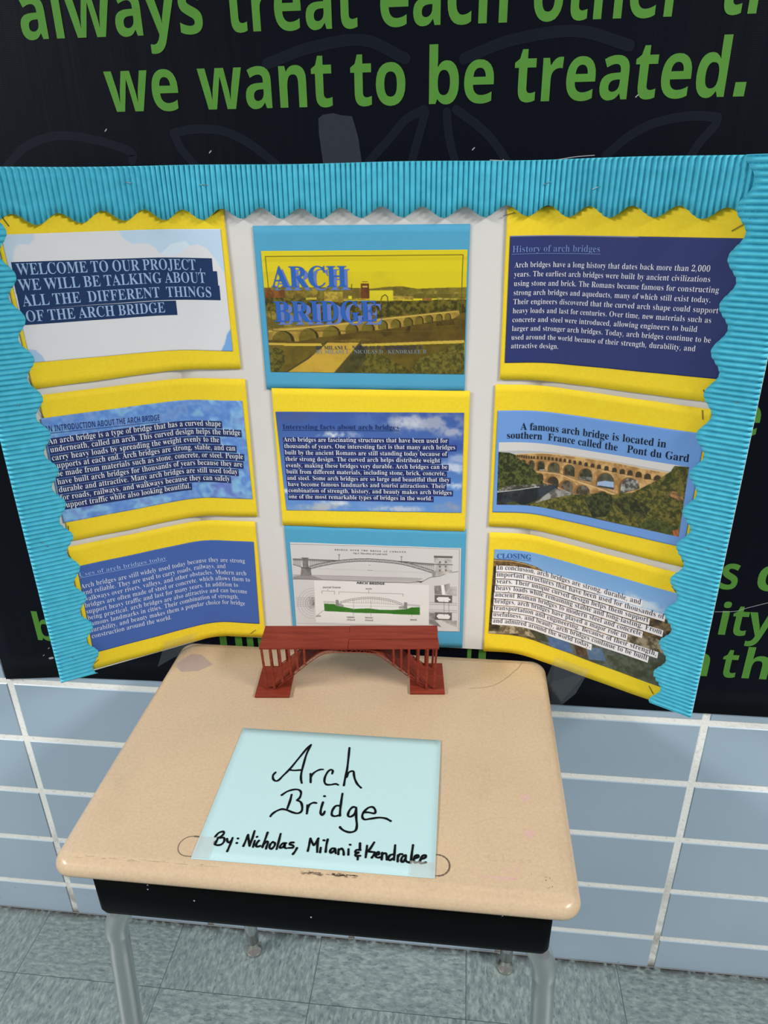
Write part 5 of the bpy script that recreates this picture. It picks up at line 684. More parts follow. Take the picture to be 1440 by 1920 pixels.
"blue":{"q":[[-130.5,1409.2],[148.9,1409.5],[149.1,1193.6],[-130.3,1193.3]],"page":[[-122.0,1378.5],[146.6,1379.1],[147.6,1219.0],[-121.8,1218.7]],"lines":[],"heads":[["ARCH",-111.1,1333.0,-9.1,1333.5,26.21],["BRIDGE",-111.6,1287.6,30.5,1289.1,26.88],["BY MILANI L , NICOLAS D , KENDRALEE B",-55.8,1250.8,89.9,1252.5,4.99],["ARCH",-106.8,1328.9,-4.7,1329.6,26.3],["BRIDGE",-106.6,1283.8,37.0,1284.9,26.96],["BY MILANI L , NICOLAS D , KENDRALEE B",-55.7,1245.0,95.9,1246.8,5.02]],"art":[["F",[208,190,28]],["P",[200,181,24],[[-3,57],[1001,54],[1001,82],[-5,86]]],["P",[204,186,26],[[-9,164],[1003,163],[1005,292],[-16,303]],[196,178,30],6,50],["P",[92,84,28],[[-15,289],[387,287],[538,299],[605,285],[687,280],[761,299],[864,292],[1005,288],[1007,376],[-20,377]],[120,108,40],30,51],["P",[146,128,50],[[716,322],[864,316],[996,330],[997,342],[716,338]],[100,92,34],40,52],["P",[54,50,14],[[-14,371],[187,371],[491,383],[716,394],[1007,376],[1010,583],[-12,642]],[104,94,30],60,53],["P",[98,58,24],[[5,297],[36,289],[35,310],[105,310],[106,371],[1,371]],[130,80,34],30,54],["P",[128,108,36],[[111,316],[216,306],[214,371],[108,371]],[92,76,26],40,55],["P",[150,130,44],[[234,297],[281,298],[279,371],[231,371]],[100,84,30],40,56],["P",[176,152,56],[[302,322],[396,322],[394,407],[299,404]],[126,106,38],40,57],["P",[112,96,34],[[401,295],[479,292],[478,379],[399,379]],[92,78,28],24,58],["P",[210,196,40],[[422,356],[440,356],[440,379],[422,379]]],["P",[104,58,28],[[486,256],[527,256],[525,379],[484,379]],[86,48,24],24,59],["P",[200,170,70],[[493,277],[519,277],[519,287],[493,287]]],["L",[120,90,40],3,[[494,244],[520,244]]],["P",[204,190,34],[[528,312],[644,312],[644,395],[527,395]],[196,182,34],10,60],["P",[176,150,56],[[644,356],[742,358],[742,388],[644,386]],[130,108,40],44,61],["P",[150,100,44],[[787,374],[831,371],[831,394],[787,394]],[110,80,34],40,62],["P",[190,170,70],[[857,370],[1001,376],[1001,385],[857,386]],[120,106,40],40,63],["P",[186,164,50],[[396,383],[536,389],[536,398],[396,396]]],["P",[180,160,60],[[210,371],[263,368],[263,387],[209,387]]],["P",[140,122,50],[[84,433],[146,439],[143,489],[81,489]],[80,72,26],40,64],["P",[96,84,30],[[-4,477],[205,501],[256,589],[-11,623]],[140,124,48],30,65],["L",[40,38,16],3,[[583,391],[589,362],[604,346],[616,364],[617,391]]],["L",[48,44,18],3,[[617,391],[617,487]]],["L",[60,50,20],3,[[441,265],[440,304]]],["P",[98,80,26],[[-12,642],[333,613],[640,561],[1009,485],[1013,732],[-19,772]],[84,68,22],12,66],["P",[70,56,18],[[487,637],[1009,521],[1011,607],[486,688]],[100,82,28],16,67],["P",[166,136,58],[[4,632],[83,616],[295,588],[488,556],[640,523],[791,498],[965,470],[970,503],[940,536],[892,549],[844,559],[797,572],[746,587],[689,603],[625,621],[556,634],[479,641],[390,666],[276,693],[149,733],[3,726]],[136,110,44],14,68],["L",[196,168,80],4,[[7,650],[177,621],[380,585],[640,533],[954,477]]],["L",[120,98,36],3,[[4,632],[83,616],[295,588],[488,556],[640,523],[791,498],[962,470]]],["P",[52,44,16],[[20,745],[21,725],[26,697],[38,673],[54,655],[73,645],[93,645],[112,654],[126,672],[135,696],[138,724],[137,744]]],["P",[112,98,32],[[20,745],[21,726],[26,700],[35,677],[50,659],[66,650],[84,650],[99,659],[112,676],[120,699],[121,725],[121,744]],[92,80,26],12,108],["P",[52,44,16],[[161,731],[162,705],[166,676],[176,651],[190,632],[207,622],[225,622],[241,632],[254,650],[262,675],[264,703],[263,729]]],["P",[112,98,32],[[161,731],[162,698],[166,673],[174,652],[187,636],[201,627],[216,627],[230,635],[241,651],[248,673],[250,697],[249,729]],[92,80,26],12,285],["P",[52,44,16],[[284,697],[284,675],[288,649],[297,626],[310,609],[325,599],[341,599],[356,608],[368,625],[376,648],[378,674],[377,696]]],["P",[112,98,32],[[284,697],[285,669],[288,647],[295,627],[306,612],[320,604],[334,604],[346,612],[357,626],[363,646],[365,669],[364,696]],[92,80,26],12,440],["P",[52,44,16],[[401,666],[402,635],[404,617],[410,600],[419,588],[430,582],[441,582],[452,588],[460,600],[466,616],[467,634],[467,665]]],["P",[112,98,32],[[401,666],[402,633],[404,617],[409,603],[417,592],[426,587],[436,587],[445,592],[452,602],[457,616],[458,632],[458,666]],[92,80,26],12,590],["P",[52,44,16],[[483,644],[483,627],[485,608],[491,591],[500,579],[511,573],[523,572],[534,579],[542,591],[548,607],[550,626],[549,643]]],["P",[112,98,32],[[483,644],[483,624],[485,608],[490,594],[498,583],[507,577],[517,577],[527,583],[534,593],[539,607],[540,623],[540,643]],[92,80,26],12,695],["P",[52,44,16],[[566,626],[566,594],[568,580],[572,568],[579,559],[587,554],[596,554],[604,559],[610,568],[614,580],[616,594],[615,626]]],["P",[112,98,32],[[566,626],[566,594],[568,582],[571,571],[577,563],[584,559],[591,559],[598,563],[604,571],[608,581],[609,593],[608,626]],[92,80,26],12,803],["P",[52,44,16],[[629,613],[629,585],[631,570],[636,557],[643,548],[651,543],[660,543],[669,548],[676,557],[680,570],[682,585],[682,613]]],["P",[112,98,32],[[629,613],[629,584],[631,571],[635,560],[641,552],[648,548],[656,547],[663,552],[669,560],[673,571],[674,584],[674,613]],[92,80,26],12,886],["P",[52,44,16],[[693,598],[693,568],[695,554],[699,542],[705,533],[713,529],[722,528],[729,533],[736,542],[740,554],[741,567],[741,597]]],["P",[112,98,32],[[693,598],[693,567],[694,555],[698,545],[704,538],[710,533],[718,533],[724,537],[730,545],[733,555],[735,567],[735,597]],[92,80,26],12,970],["P",[52,44,16],[[750,582],[750,553],[752,541],[756,530],[761,522],[768,518],[776,518],[783,522],[788,530],[792,541],[793,553],[793,582]]],["P",[112,98,32],[[750,582],[750,553],[752,543],[755,534],[760,527],[766,523],[772,523],[778,527],[783,533],[786,542],[787,553],[787,582]],[92,80,26],12,1046],["P",[52,44,16],[[801,567],[801,541],[802,530],[805,520],[810,513],[817,509],[824,509],[830,513],[835,520],[839,530],[840,541],[840,567]]],["P",[112,98,32],[[801,567],[801,541],[802,532],[805,524],[809,517],[815,514],[820,514],[826,517],[830,523],[833,532],[834,541],[834,567]],[92,80,26],12,1113],["P",[52,44,16],[[852,557],[852,528],[853,519],[856,510],[860,504],[866,500],[872,500],[877,504],[882,510],[885,518],[886,528],[886,556]]],["P",[112,98,32],[[852,557],[852,529],[852,521],[855,514],[859,508],[864,505],[869,505],[874,508],[878,513],[880,521],[881,529],[881,556]],[92,80,26],12,1181],["P",[52,44,16],[[896,546],[896,519],[896,510],[899,502],[903,496],[909,493],[914,493],[919,496],[924,502],[926,510],[928,519],[928,546]]],["P",[112,98,32],[[896,546],[896,520],[896,512],[899,505],[902,500],[907,498],[911,498],[916,500],[920,505],[922,512],[923,520],[923,546]],[92,80,26],12,1240],["P",[92,74,24],[[3,720],[149,733],[276,697],[389,670],[479,645],[556,637],[689,607],[941,544],[1000,546],[1003,733],[1,772]],[76,60,20],10,70],["P",[56,44,16],[[579,636],[624,626],[639,674],[593,687]],[76,60,20],20,72],["P",[56,44,16],[[716,598],[731,597],[723,648],[700,654]]],["P",[50,40,14],[[851,559],[941,546],[948,583],[859,596]],[80,64,22],20,73],["P",[130,110,40],[[345,722],[485,703],[531,716],[407,740]],[96,78,26],30,74],["P",[188,158,62],[[-2,746],[274,748],[274,768],[-3,766]]],["P",[188,160,66],[[438,753],[995,710],[996,733],[438,768]]],["P",[104,88,28],[[-3,769],[281,770],[280,820],[189,927],[82,1002],[-3,1004]],[88,76,24],16,75],["P",[96,82,26],[[476,770],[997,735],[1002,1003],[417,1009]],[80,68,22],14,76],["P",[62,58,20],[[-1,811],[36,782],[75,810],[88,875],[77,942],[34,1003],[-3,1004]],[104,96,34],70,77],["P",[64,60,20],[[482,895],[530,816],[584,841],[638,892],[699,943],[746,1002],[472,1007]],[104,96,34],66,78],["P",[66,62,22],[[738,943],[777,864],[830,837],[898,797],[943,746],[997,733],[1002,1003],[730,1006]],[108,100,38],66,79],["P",[66,62,30],[[306,722],[314,741],[191,880],[74,1002],[94,1002],[207,880]]],["P",[186,152,54],[[306,742],[475,739],[437,804],[334,998],[86,1004],[207,880]],[176,142,50],10,80],["P",[74,68,34],[[477,720],[477,765],[358,1001],[332,1001],[437,804]]],["P",[52,50,24],[[477,752],[503,803],[498,868],[473,948],[433,1002],[358,1001]],[74,70,34],18,82],["L",[88,76,20],3,[[21,45],[978,41],[974,640],[27,644],[21,45]]]],"st":[]},
"diag":{"q":[[-120.5,981.5],[158.9,983.2],[160.2,767.3],[-119.2,765.6]],"page":[[-113.3,950.2],[152.3,950.9],[154.5,799.5],[-113.3,792.9]],"lines":[],"heads":[["ARCH BRIDGE",-10.4,880.5,34.7,881.1,4.08],["portal frame",-65.1,870.3,-36.2,871.0,3.3],["arch",3.8,871.4,13.8,871.3,3.01],["pile",-79.1,815.4,-71.0,815.6,3.16],["upper",-28.6,816.3,-14.8,816.5,3.14],["chord",-28.3,811.1,-14.9,811.3,3.15],["lower",1.7,816.9,14.8,817.0,3.13],["chord",1.6,811.7,14.7,811.9,3.14],["deck",74.7,817.0,85.9,817.1,3.11],["BRIDGE OVER THE RHINE AT COBLENZ",-42.9,939.4,69.2,939.8,2.35],["Fig 1. Elevation of Land Arch",-14.0,934.1,39.3,934.9,2.61]],"art":[["F",[198,195,194]],["L",[120,118,118],2,[[2,23],[389,15],[989,14],[993,989]]],["L",[150,148,148],2,[[10,951],[369,949],[641,943]]],["P",[174,170,169],[[12,198],[62,198],[59,277],[10,253]]],["P",[178,174,173],[[106,199],[270,198],[208,218],[145,248],[108,284]]],["P",[182,178,177],[[699,182],[845,194],[846,256],[777,223]]],["P",[176,172,171],[[5,373],[167,370],[470,368],[776,368],[741,409],[557,421],[202,416],[3,422]]],["L",[120,117,117],2,[[5,373],[168,368],[470,366],[776,365]]],["P",[140,136,135],[[5,394],[60,373],[131,377],[184,410],[3,422]]],["L",[150,147,147],2,[[202,399],[469,392],[750,388]]],["L",[150,147,147],1.5,[[167,384],[470,378],[768,376]]],["L",[96,92,92],3,[[3,422],[202,416],[557,423],[698,419],[776,400],[820,350],[880,330],[923,292],[983,271]]],["P",[70,66,66],[[741,399],[785,392],[768,415]]],["L",[60,57,57],5,[[13,190],[120,190],[297,190],[465,160],[647,177],[845,194],[948,194]]],["L",[90,86,86],3,[[12,205],[119,203],[279,200]]],["L",[90,86,86],3,[[647,189],[845,208]]],["P",[168,164,163],[[106,270],[154,240],[208,214],[262,196],[315,180],[386,165],[465,157],[543,160],[604,168],[664,182],[716,201],[777,230],[841,267],[841,300],[776,262],[716,234],[664,212],[603,197],[543,189],[464,186],[385,194],[314,209],[261,225],[207,247],[153,273],[105,303]]],["L",[66,62,62],3,[[106,270],[154,240],[208,214],[262,196],[315,180],[386,165],[465,157],[543,160],[604,168],[664,182],[716,201],[777,230],[841,267]]],["L",[66,62,62],3,[[105,303],[153,273],[207,247],[261,225],[314,209],[385,194],[464,186],[543,189],[603,197],[664,212],[716,234],[776,262],[841,300]]],["L",[100,96,96],1.5,[[107,300],[125,258],[141,279],[159,238],[174,261],[192,222],[208,245],[225,208],[241,233],[258,197],[274,222],[291,187],[307,213],[324,178],[340,206],[357,171],[372,199],[389,165],[405,194],[422,161],[438,190],[454,158],[470,188],[487,158],[502,189],[519,159],[535,190],[551,161],[567,194],[583,165],[599,198],[615,171],[631,205],[647,178],[663,213],[679,188],[695,224],[711,199],[727,237],[743,214],[759,252],[775,229],[791,269],[807,247],[823,287],[839,265]]],["L",[120,116,116],1.5,[[18,198],[16,252]]],["L",[120,116,116],1.5,[[29,197],[26,258]]],["L",[120,116,116],1.5,[[39,197],[37,263]]],["L",[120,116,116],1.5,[[50,196],[47,268]]],["L",[120,116,116],1.5,[[61,195],[58,273]]],["L",[120,116,116],1.5,[[116,192],[114,268]]],["L",[120,116,116],1.5,[[129,191],[126,262]]],["L",[120,116,116],1.5,[[141,190],[139,256]]],["L",[120,116,116],1.5,[[154,189],[152,250]]],["L",[120,116,116],1.5,[[166,188],[164,244]]],["L",[120,116,116],1.5,[[179,187],[177,238]]],["L",[120,116,116],1.5,[[191,187],[190,232]]],["L",[120,116,116],1.5,[[203,186],[202,226]]],["L",[120,116,116],1.5,[[216,185],[215,220]]],["L",[120,116,116],1.5,[[228,184],[227,215]]],["L",[120,116,116],1.5,[[241,183],[240,209]]],["L",[120,116,116],1.5,[[721,185],[720,206]]],["L",[120,116,116],1.5,[[733,185],[733,211]]],["L",[120,116,116],1.5,[[745,184],[745,217]]],["L",[120,116,116],1.5,[[757,183],[757,222]]],["L",[120,116,116],1.5,[[769,182],[769,228]]],["L",[120,116,116],1.5,[[781,181],[781,233]]],["L",[120,116,116],1.5,[[793,181],[793,238]]],["L",[120,116,116],1.5,[[805,180],[805,244]]],["L",[120,116,116],1.5,[[817,179],[817,249]]],["L",[120,116,116],1.5,[[829,178],[829,255]]],["L",[120,116,116],1.5,[[841,177],[841,260]]],["L",[80,76,76],3,[[10,253],[59,280]]],["P",[128,124,123],[[67,176],[103,175],[103,276],[115,287],[118,380],[51,379],[58,287],[67,276]],[104,100,99],30,1],["L",[70,66,66],3,[[63,175],[106,175]]],["L",[70,66,66],3,[[57,287],[115,290]]],["P",[190,186,182],[[845,112],[949,112],[949,284],[835,344],[832,292],[846,266]],[160,156,152],40,2],["P",[96,92,90],[[842,95],[951,95],[949,119],[844,119]]],["L",[80,76,76],4,[[844,194],[950,194]]],["P",[140,136,134],[[832,271],[854,273],[853,339],[834,344]]],["P",[110,106,104],[[872,156],[884,156],[884,179],[872,180]]],["P",[110,106,104],[[872,208],[884,207],[884,231],[872,232]]],["P",[110,106,104],[[872,253],[884,252],[884,276],[872,277]]],["P",[110,106,104],[[906,154],[918,153],[918,177],[906,178]]],["P",[110,106,104],[[906,205],[918,205],[918,229],[906,230]]],["P",[110,106,104],[[907,250],[919,249],[919,274],[907,274]]],["L",[80,76,76],2.5,[[290,119],[288,187]]],["L",[80,76,76],2.5,[[284,123],[296,122]]],["L",[80,76,76],2.5,[[656,118],[656,186]]],["L",[80,76,76],2.5,[[650,122],[662,121]]],["L",[165,162,162],1.5,[[134,291],[471,291],[820,298]]],["L",[120,117,117],2,[[463,230],[474,229]]],["L",[120,117,117],2,[[455,289],[484,289]]],["L",[130,127,127],2,[[124,648],[116,650],[108,657],[101,667],[97,680],[94,695],[93,710],[95,724],[99,737],[105,746],[112,752],[121,754]]],["L",[130,127,127],2,[[125,625],[113,629],[102,639],[93,653],[85,672],[81,692],[81,714],[83,734],[89,752],[98,766],[108,774],[120,777]]],["L",[130,127,127],2,[[126,603],[110,608],[96,620],[84,639],[74,663],[69,690],[68,718],[72,745],[79,768],[90,785],[104,796],[119,799]]],["L",[160,157,157],2,[[126,577],[107,583],[89,599],[73,622],[62,653],[55,687],[53,723],[58,756],[67,786],[81,808],[99,822],[118,826]]],["L",[160,157,157],2,[[127,547],[103,555],[81,574],[61,604],[47,641],[38,684],[37,728],[42,770],[54,807],[71,835],[93,852],[117,857]]],["L",[160,157,157],2,[[128,517],[100,526],[73,550],[49,585],[32,630],[22,680],[20,733],[26,784],[40,827],[61,861],[87,882],[116,888]]],["P",[176,172,171],[[90,626],[128,623],[123,762],[89,764]],[110,106,105],50,3],["L",[128,124,124],1.5,[[13,639],[127,639]]],["L",[128,124,124],1.5,[[12,659],[126,659]]],["L",[128,124,124],1.5,[[11,680],[126,681]]],["L",[128,124,124],1.5,[[11,702],[125,702]]],["L",[128,124,124],1.5,[[10,722],[124,722]]],["L",[128,124,124],1.5,[[9,742],[124,742]]],["P",[216,214,211],[[131,428],[469,431],[815,438],[814,925],[461,932],[126,933]]],["P",[118,114,113],[[846,448],[885,439],[892,552],[848,551]],[150,146,145],30,4],["P",[224,222,220],[[885,439],[902,432],[909,547],[893,548]]],["P",[130,126,125],[[903,432],[938,412],[936,460],[914,543]],[160,156,155],30,5],["P",[160,156,155],[[938,447],[979,450],[979,560],[916,547]],[180,176,175],30,6],["P",[92,88,87],[[849,556],[952,555],[951,649],[849,650]]],["P",[220,218,216],[[859,601],[872,578],[932,578],[932,596],[941,595],[941,617],[932,617],[932,635],[873,636]]],["P",[92,88,87],[[851,768],[952,765],[951,857],[851,860]]],["P",[220,218,216],[[860,813],[873,785],[933,785],[933,799],[942,803],[940,828],[932,844],[873,844]]],["P",[150,146,145],[[816,770],[851,772],[851,860],[891,947],[829,921],[816,922]],[120,116,115],40,7],["P",[150,146,145],[[891,861],[983,861],[982,945],[922,896]],[176,172,171],40,8],["L",[120,117,117],2,[[817,646],[981,647]]],["L",[120,117,117],2,[[817,670],[981,670]]],["L",[120,117,117],2,[[817,737],[982,738]]],["L",[120,117,117],2,[[817,759],[982,760]]],["L",[110,106,106],2,[[904,619],[906,801]]],["L",[110,106,106],2,[[932,617],[934,763]]],["P",[58,118,40],[[183,701],[243,704],[301,735],[364,754],[410,746],[455,743],[526,757],[598,753],[683,735],[710,713],[761,708],[761,803],[463,801],[182,793]],[50,108,34],8,9],["L",[110,108,108],2,[[181,675],[250,678]]],["L",[120,118,118],2,[[181,688],[250,691]]],["L",[110,108,108],2,[[688,678],[762,686]]],["L",[120,118,118],2,[[688,691],[762,697]]],["L",[90,88,88],2,[[280,677],[312,653],[358,631],[412,611],[466,604],[519,610],[573,624],[617,645],[661,674]]],["L",[90,88,88],2,[[280,695],[312,671],[358,648],[412,629],[466,622],[519,628],[572,642],[617,663],[661,693]]],["L",[130,128,128],1.5,[[285,682],[465,676],[661,689]]],["L",[150,148,148],1.5,[[302,720],[464,714],[647,713]]],["L",[120,118,118],1.2,[[289,670],[289,682]]],["L",[120,118,118],1.2,[[303,660],[303,681]]],["L",[120,118,118],1.2,[[317,651],[316,681]]],["L",[120,118,118],1.2,[[331,644],[330,680]]],["L",[120,118,118],1.2,[[344,637],[343,680]]],["L",[120,118,118],1.2,[[358,631],[357,679]]],["L",[120,118,118],1.2,[[372,626],[370,679]]],["L",[120,118,118],1.2,[[385,621],[384,679]]],["L",[120,118,118],1.2,[[399,616],[397,678]]],["L",[120,118,118],1.2,[[412,611],[411,678]]],["L",[120,118,118],1.2,[[426,609],[424,677]]],["L",[120,118,118],1.2,[[439,608],[438,677]]],["L",[120,118,118],1.2,[[453,606],[451,676]]],["L",[120,118,118],1.2,[[466,604],[465,676]]],["L",[120,118,118],1.2,[[479,606],[478,677]]],["L",[120,118,118],1.2,[[493,607],[492,678]]],["L",[120,118,118],1.2,[[506,608],[505,679]]],["L",[120,118,118],1.2,[[519,610],[518,679]]],["L",[120,118,118],1.2,[[533,613],[532,680]]],["L",[120,118,118],1.2,[[546,617],[545,681]]],["L",[120,118,118],1.2,[[559,621],[559,682]]],["L",[120,118,118],1.2,[[573,624],[572,683]]],["L",[120,118,118],1.2,[[586,630],[585,684]]],["L",[120,118,118],1.2,[[599,637],[599,685]]],["L",[120,118,118],1.2,[[612,643],[612,686]]],["L",[120,118,118],1.2,[[626,651],[625,687]]],["L",[120,118,118],1.2,[[639,660],[639,687]]],["L",[120,118,118],1.2,[[652,669],[652,688]]],["P",[130,128,126],[[255,653],[272,652],[274,681],[281,731],[253,725]]],["P",[130,128,126],[[668,652],[686,655],[687,734],[657,733],[666,689]]],["P",[150,148,146],[[271,686],[302,711],[302,733],[274,731]]],["P",[150,148,146],[[634,709],[665,698],[665,734],[638,734]]],["L",[120,118,118],2,[[174,580],[175,548],[251,550],[250,586]]],["L",[120,118,118],2,[[211,545],[211,524]]],["L",[120,118,118],2,[[277,584],[278,555],[662,556],[662,585]]],["L",[120,118,118],2,[[458,555],[458,523]]],["L",[120,118,118],2,[[178,782],[139,841]]],["L",[120,118,118],1.5,[[364,639],[360,835]]],["L",[120,118,118],1.5,[[469,647],[466,838]]],["L",[120,118,118],1.5,[[709,799],[715,828]]]],"st":[]}}
def build_sheet(key, label, backing, base, curl, group, res, build):
    D = SHEETS[key]; q = np.array(D['q'])/1000; pg = np.array(D['page'])/1000
    s0, s1 = q[:, 0].min(), q[:, 0].max(); z0, z1 = q[:, 1].min(), q[:, 1].max()
    ct, cb, cr = curl
    def off(s, z, e):
        u = (s-s0)/(s1-s0); v = (z1-z)/(z1-z0); u = np.clip(u, 0, 1); v = np.clip(v, 0, 1)
        d = ct*np.exp(-v/.10)*np.sin(np.pi*u)**1.5+cb*np.exp(-(1-v)/.14)*np.sin(np.pi*u)**1.5*(1+.4*np.sin(u*9))+cr*np.exp(-(1-u)/.05 if cr > 0 else -u/.05)*abs(1)*np.sin(np.pi*v)
        return base+d*(1 if True else 0)+.0003*np.sin(u*23+v*7)+e
    def P(s, z, e=0.0):
        x, y = PAPER.at(s, off(np.asarray(s), np.asarray(z), e)); return np.stack([x, y, np.asarray(z, float)+0*x], -1)
    def quadgrid(c, nx, ny, e):
        u, v = np.meshgrid(np.linspace(0, 1, nx), np.linspace(0, 1, ny)); u = u.ravel()[:, None]; v = v.ravel()[:, None]
        w = (1-u)*(1-v)*c[0]+u*(1-v)*c[1]+u*v*c[2]+(1-u)*v*c[3]
        return P(w[:, 0], w[:, 1], e)
    bx, by = PAPER.at((s0+s1)/2, base)
    r = empty('poster_sheet', (float(bx), float(by), float(z0)))
    tag(r, label, 'poster', group)
    o = mesh_obj('backing_paper', quadgrid(q, 120, 22, 0.0), grid_faces(120, 22), backing, r, True)
    md = o.modifiers.new('thick', 'SOLIDIFY'); md.thickness = .0003; md.offset = -1
    def printed(name, c, ops, W, e, par, mat):
        L = np.linalg.norm(c[1]-c[0]); Hh = np.linalg.norm(c[3]-c[0]); H = max(8, int(W*Hh/L))
        img = paint(ops, W, H); c4 = np.concatenate([alb_arr(img), np.ones((H, W, 1))], 2).reshape(-1, 4)
        o = mesh_obj(name, quadgrid(c, W, H, e), grid_faces(W, H), mat, par, True)
        at = o.data.color_attributes.new('print', 'FLOAT_COLOR', 'POINT'); at.data.foreach_set('color', c4.astype(np.float32).ravel())
        return o
    page = printed('printed_page', pg, D['art'], max(res, 120), .0006, r, M_GLOSS if res > 200 else M_PRINT)
    md = page.modifiers.new('thick', 'SOLIDIFY'); md.thickness = .0002; md.offset = -1
    if 'part' in D: printed('bridge_photograph', np.array(D['photo'])/1000, D['part'], 400, .0008, page, M_GLOSS)
    def lay(name, L, mat, e):
        V2, F2 = join2(L); mesh_obj(name, P(V2[:, 0], V2[:, 1], e), F2, mat, page)
    build(D, lay)
    for st in D['st']: staple(r, st, base+.0012, M_STAPLED)
    return r
def alb_arr(img): return np.clip(lin(img)/LIT, 0, .97)
def band(a, b, up, dn, ea=.0, eb=.0, n=70):
    a = np.array(a); b = np.array(b); d = (b-a)/np.linalg.norm(b-a); nn = np.array((-d[1], d[0])); a = a-d*ea; b = b+d*eb
    V = []
    for t in np.linspace(0, 1, n): p = a+(b-a)*t; V += [p-nn*dn, p+nn*up]
    return V, [(2*i, 2*i+2, 2*i+3, 2*i+1) for i in range(n-1)]
def pts(l): return (l[1]/1000, l[2]/1000), (l[3]/1000, l[4]/1000)
def body(D, lay, ink, size=None, inset=.011, bandmat=None, up=.66, dn=.28, ea=.0012, eb=.0015, font='S', e=.0011):
    sp = D['sp']/1000; size = size or D['size']/1000
    if bandmat: lay('highlight_band', [band(*pts(l), sp*up, sp*dn, ea, eb) for l in D['lines']], bandmat, .0008)
    lay('lettering', [run(font, l[0], size, *pts(l), inset=inset) for l in D['lines']], ink, e)
def head(D, lay, i, font, ink, cap, inset=0.0, under=None, e=.0011, name='title', sxcap=None):
    l = D['heads'][i]; a, b = pts(l); size = l[5]/1000/cap
    L = [run(font, l[0], size, a, b, inset=inset)]
    if under: L.append(band(a, b, -under[0], under[0]+under[1], .0005, .0005))
    lay(name, L, ink, e)
G1 = 'yellow poster sheets on the display board'
def b_welcome(D, lay):
    sp = D['sp']/1000; L = D['lines']; bands = []
    ends = [(-.1895, 0), (-.1843, 0), (-.1830, 0), (-.2456, 0)]
    for l, (ex, _) in zip(L, ends):
        a, b = pts(l); d = (np.array(b)-np.array(a)); d = d/np.linalg.norm(d); b = (np.array(a)+d*(ex-a[0]))
        bands.append(band(a, b, sp*.81, sp*.205, .0045, 0))
    lay('highlight_band', bands, INK['navy_band'], .0008)
    lay('lettering', [run('S', l[0], .0134/.4553, *pts(l), inset=.005, space=.17) for l in L], INK['pale_blue'], .0011)
def b_intro(D, lay):
    head(D, lay, 0, 'N', INK['intro_head'], .4795, .012, (.0020, .0007)); body(D, lay, INK['white'], bandmat=INK['band'], inset=.012)
def b_uses(D, lay):
    head(D, lay, 0, 'S', INK['uses_head'], .4553, .012, (.0016, .0006)); body(D, lay, INK['uses'], inset=.014)
def b_history(D, lay):
    head(D, lay, 0, 'S', INK['hist_head'], .4553, .008, (.0019, .0006)); body(D, lay, INK['hist'], inset=.012)
def b_facts(D, lay):
    head(D, lay, 0, 'S', INK['facts_head'], .4553, .012, (.0014, .0006)); body(D, lay, INK['white'], bandmat=INK['band_deep'], inset=.012, up=.62, dn=.30)
def b_pont(D, lay):
    l1, l2 = D['lines']; sz = .0225
    lay('lettering', [run('S', l[0], sz, *pts(l), inset=.006) for l in D['lines']], INK['black'], .0011)
def b_closing(D, lay):
    head(D, lay, 0, 'S', INK['closing_head'], .4553, .0, (.0016, .0006)); body(D, lay, INK['closing'], bandmat=INK['closing_band'], inset=.012, up=.58, dn=.31)
def b_blue(D, lay):
    H = D['heads']
    def r(i, inset=0.0): a, b = pts(H[i]); return run('S', H[i][0], H[i][5]/1000/.4553, a, b, inset=inset)
    lay('title_shadow', [r(3), r(4)], INK['title_ghost'], .0009)
    lay('title', [r(0), r(1)], INK['title'], .0012)
    lay('byline', [r(2, .01)], INK['byline'], .0012); lay('byline_shadow', [r(5, .01)], INK['byline_ghost'], .0009)
def b_diag(D, lay):
    H = D['heads']; L = []
    for i, l in enumerate(H):
        a, b = pts(l)
        if i < 9: L.append(run('N', l[0], l[5]/1000/(.48 if i == 0 else .50), a, b, inset=0 if i == 0 else .018))
        elif i == 9: L.append(run('S', l[0], l[5]/1000/.4553, a, b, track=.25, space=.5))
        else: L.append(run('S', l[0], l[5]/1000/.46, a, b, inset=.01))
    for l in L: lay('lettering', [l], INK['black2'], .0011)
build_sheet('blue', 'blue poster sheet with yellow river bridge picture titled ARCH BRIDGE, top center', M_BLUEP, .0, (.0004, .0004, 0), None, 380, b_blue)
build_sheet('diag', 'blue poster sheet with grey bridge diagram drawing, bottom center behind the model bridge', M_BLUEP, .0, (.0004, .0008, 0), None, 400, b_diag)
build_sheet('facts', 'yellow poster sheet with cloudy sky page titled Interesting facts, center of board', M_YELLOW, .0010, (.0004, .0006, 0), G1, 240, b_facts)
build_sheet('welcome', 'yellow poster sheet with white page and WELCOME TO OUR PROJECT lettering, top left', M_YELLOW, .0004, (0.0000, 0.0022, 0), G1, 200, b_welcome)
build_sheet('intro', 'yellow poster sheet with mottled watercolour page titled AN INTRODUCTION, middle left', M_YELLOW, .0004, (0.0006, 0.0022, 0), G1, 140, b_intro)
build_sheet('uses', 'yellow poster sheet with plain blue page titled Uses of arch bridges today, bottom left', M_YELLOW, .0004, (0.0017, 0.0017, 0), G1, 40, b_uses)
build_sheet('history', 'yellow poster sheet with dark navy page titled History of arch bridges, top right', M_YELLOW, .0004, (0.0000, 0.0022, 0), G1, 160, b_history)
build_sheet('pont', 'yellow poster sheet with stone aqueduct photograph on blue page, middle right', M_YELLOW, .0004, (0.0017, 0.0022, 0), G1, 60, b_pont)
build_sheet('closing', 'yellow poster sheet with river photo page titled CLOSING, bottom right above desk corner', M_YELLOW, .0004, (0.0017, 0.0017, 0), G1, 320, b_closing)

